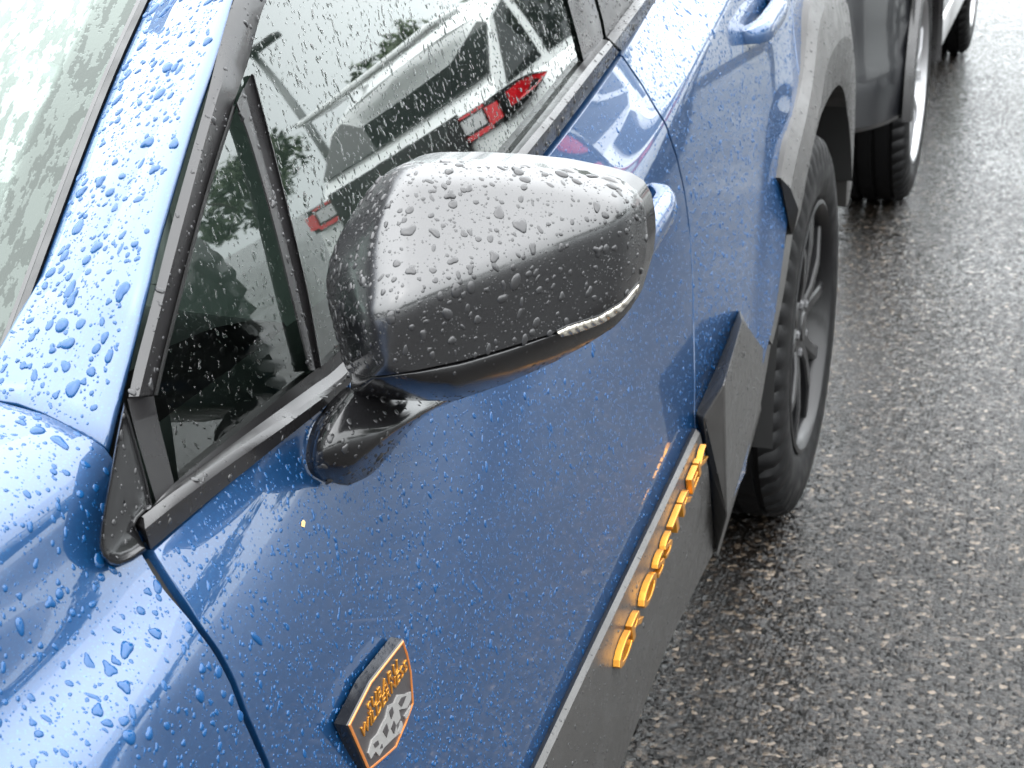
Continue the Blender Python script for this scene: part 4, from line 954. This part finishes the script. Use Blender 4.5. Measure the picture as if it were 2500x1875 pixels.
def drops(name, sets, label, elong=.35, height=.46, m_=None):
    sets = [s_ for s_ in sets if s_ is not None and len(s_[2])]
    p = np.concatenate([s_[0] for s_ in sets]); N_ = np.concatenate([s_[1] for s_ in sets]); r = np.concatenate([s_[2] for s_ in sets])
    p, N_, r = dedupe(p, N_, r)
    Vs, Fs, off = [], [], 0
    for lo_, hi_, seg, prof in ((0, .0007, 6, ((1, -.05), (.72, .66))), (.0007, .0016, 9, ((1, -.05), (.86, .5), (.5, .86))), (.0016, 1, 16, ((1, -.05), (.95, .3), (.8, .62), (.5, .88)))):
        m = (r >= lo_) & (r < hi_); n = m.sum()
        if not n: continue
        P0, NN, rr = p[m], N_[m], r[m]
        g_ = np.array([0, 0, -1.])-NN*(-NN[:, 2:3]); g_ /= np.linalg.norm(g_, axis=1)[:, None]+1e-9; s_ = np.cross(NN, g_)
        e_ = 1+elong*np.abs(rng.normal(0, 1.2, n)); jit = rng.normal(0, .35, n); ca, sa = np.cos(jit)[:, None], np.sin(jit)[:, None]
        g_, s_ = g_*ca+s_*sa, s_*ca-g_*sa
        th_ = np.arange(seg)*2*math.pi/seg
        big_ = min(1., lo_/.0012+.35)
        rad_ = 1+big_*(.16*rng.normal(0, 1, (n, 1))*np.cos(2*th_+rng.uniform(0, 6.3, (n, 1)))+.12*rng.normal(0, 1, (n, 1))*np.cos(3*th_+rng.uniform(0, 6.3, (n, 1)))+.10*np.cos(th_))
        rad_ = np.clip(rad_, .55, 1.6)
        hh = height*rng.uniform(.75, 1.15, n)
        rows = []
        for f_, z_ in prof:
            rows.append(P0[:, None]+((rr*e_)[:, None]*rad_*f_*np.cos(th_))[..., None]*g_[:, None]+(rr[:, None]*rad_*f_*np.sin(th_))[..., None]*s_[:, None]+(rr*hh*z_)[:, None, None]*NN[:, None])
        topv = (P0+(rr*hh)[:, None]*NN)[:, None]
        V_ = np.concatenate(rows+[topv], 1); nv = V_.shape[1]; base = off+np.arange(n)[:, None]*nv
        for k in range(len(prof)-1):
            for j in range(seg):
                Fs.append(base+np.array([[k*seg+j, k*seg+(j+1) % seg, (k+1)*seg+(j+1) % seg, (k+1)*seg+j]]))
        k = len(prof)-1; tri = [base+np.array([[k*seg+j, k*seg+(j+1) % seg, nv-1]]) for j in range(seg)]
        Fs += tri; Vs.append(V_.reshape(-1, 3)); off += n*nv
    Vv = np.concatenate(Vs); me = D.meshes.new(name)
    cnt = [f.shape[1] for f in Fs for _ in range(len(f))]
    idx = np.concatenate([f.ravel() for f in Fs]).astype(np.int32)
    me.vertices.add(len(Vv)); me.vertices.foreach_set('co', Vv.ravel().astype(np.float32))
    me.loops.add(len(idx)); me.loops.foreach_set('vertex_index', idx)
    tot = np.concatenate([np.full(len(f), f.shape[1]) for f in Fs]).astype(np.int32); st_ = np.concatenate([[0], np.cumsum(tot)[:-1]]).astype(np.int32)
    me.polygons.add(len(tot)); me.polygons.foreach_set('loop_start', st_); me.polygons.foreach_set('loop_total', tot)
    me.update(calc_edges=True); me.polygons.foreach_set('use_smooth', np.ones(len(tot), bool))
    me.materials.append(m_ or M_water)
    o = D.objects.new(name, me); COL.objects.link(o); tag(o, label, 'rain drops', None, 'stuff')
    print(name, len(r), 'drops', len(tot), 'faces'); return o
mm = .001
S_ = scatter
drops('rain_drops', [S_(PANELS['a_pillar'], 20000, 1.15*mm, .55, .3*mm, 4.2*mm), S_(PANELS['a_pillar'], 50000, .45*mm, .3, .25*mm, .8*mm),
                     S_(PANELS['front_fender'], 17000, 1.1*mm, .5, .3*mm, 3.8*mm, .7), S_(PANELS['front_fender'], 44000, .45*mm, .3, .25*mm, .8*mm, .7)],
      'clear rain drops beaded on the blue windscreen pillar and fender', m_=M_bead_blue)
drops('rain_drops', [S_(PANELS['mirror_cap'], 24000, 1.0*mm, .55, .3*mm, 3.6*mm), S_(PANELS['mirror_cap'], 60000, .42*mm, .3, .25*mm, .7*mm),
                     S_(PANELS['mirror_arm'], 20000, .8*mm, .5, .3*mm, 2.6*mm), S_(PANELS['lower_cover'], 14000, .5*mm, .4, .25*mm, 1.2*mm)],
      'rain drops beaded on the grey mirror housing', m_=M_bead_dark)
near = lambda p: rng.random(len(p)) < np.clip(1.2-.8*(p[:, 1]-.5), .45, 1)
drops('rain_drops', [S_(PANELS['front_door'], 52000, .6*mm, .4, .35*mm, 2.0*mm, .5, near), S_(PANELS['front_door'], 9000, 1.0*mm, .35, .5*mm, 2.6*mm, .6, lambda p: rng.random(len(p)) < np.clip(1.6-1.5*(p[:, 1]-.45)-2*np.maximum(.85-p[:, 2], 0), 0, 1)), S_(PANELS['rear_door'], 34000, .75*mm, .4, .35*mm, 2.0*mm, .5),
                     S_(PANELS['rear_quarter'], 18000, .75*mm, .4, .35*mm, 1.6*mm, .6), S_(PANELS['front_door_handle'], 14000, .9*mm, .3, .4*mm, 1.8*mm), S_(PANELS['rear_door_handle'], 14000, .9*mm, .3, .4*mm, 1.8*mm)],
      'fine rain drops speckling the blue doors', .45, m_=M_bead_blue)
drops('rain_drops', [S_(PANELS[k], d_, r_*mm, .5, .3*mm, 2.4*mm) for k, d_, r_ in (('sail_panel', 16000, .8), ('belt_moulding', 14000, .9), ('rear_door_moulding', 20000, .8), ('front_pillar_trim', 20000, .7), ('rear_pillar_trim', 20000, .7), ('sill_cladding', 14000, .5), ('wheel_arch_cladding', 12000, .7), ('rear_door_cladding', 12000, .5), ('door_frame', 14000, .8), ('window_divider', 14000, .8))],
      'rain drops on the black mouldings and lower cladding', .3, m_=M_bead_dark)
drops('rain_drops', [S_(PANELS['door_window'], 40000, .6*mm, .4, .3*mm, 1.8*mm, 0, lambda p: p[:, 2] < 1.32), S_(PANELS['quarter_glass'], 24000, .55*mm, .4, .3*mm, 1.8*mm), S_(PANELS['rear_door_window'], 12000, .7*mm, .3, .35*mm, 1.4*mm)],
      'rain drops and short runs on the side window glass', 1.1)
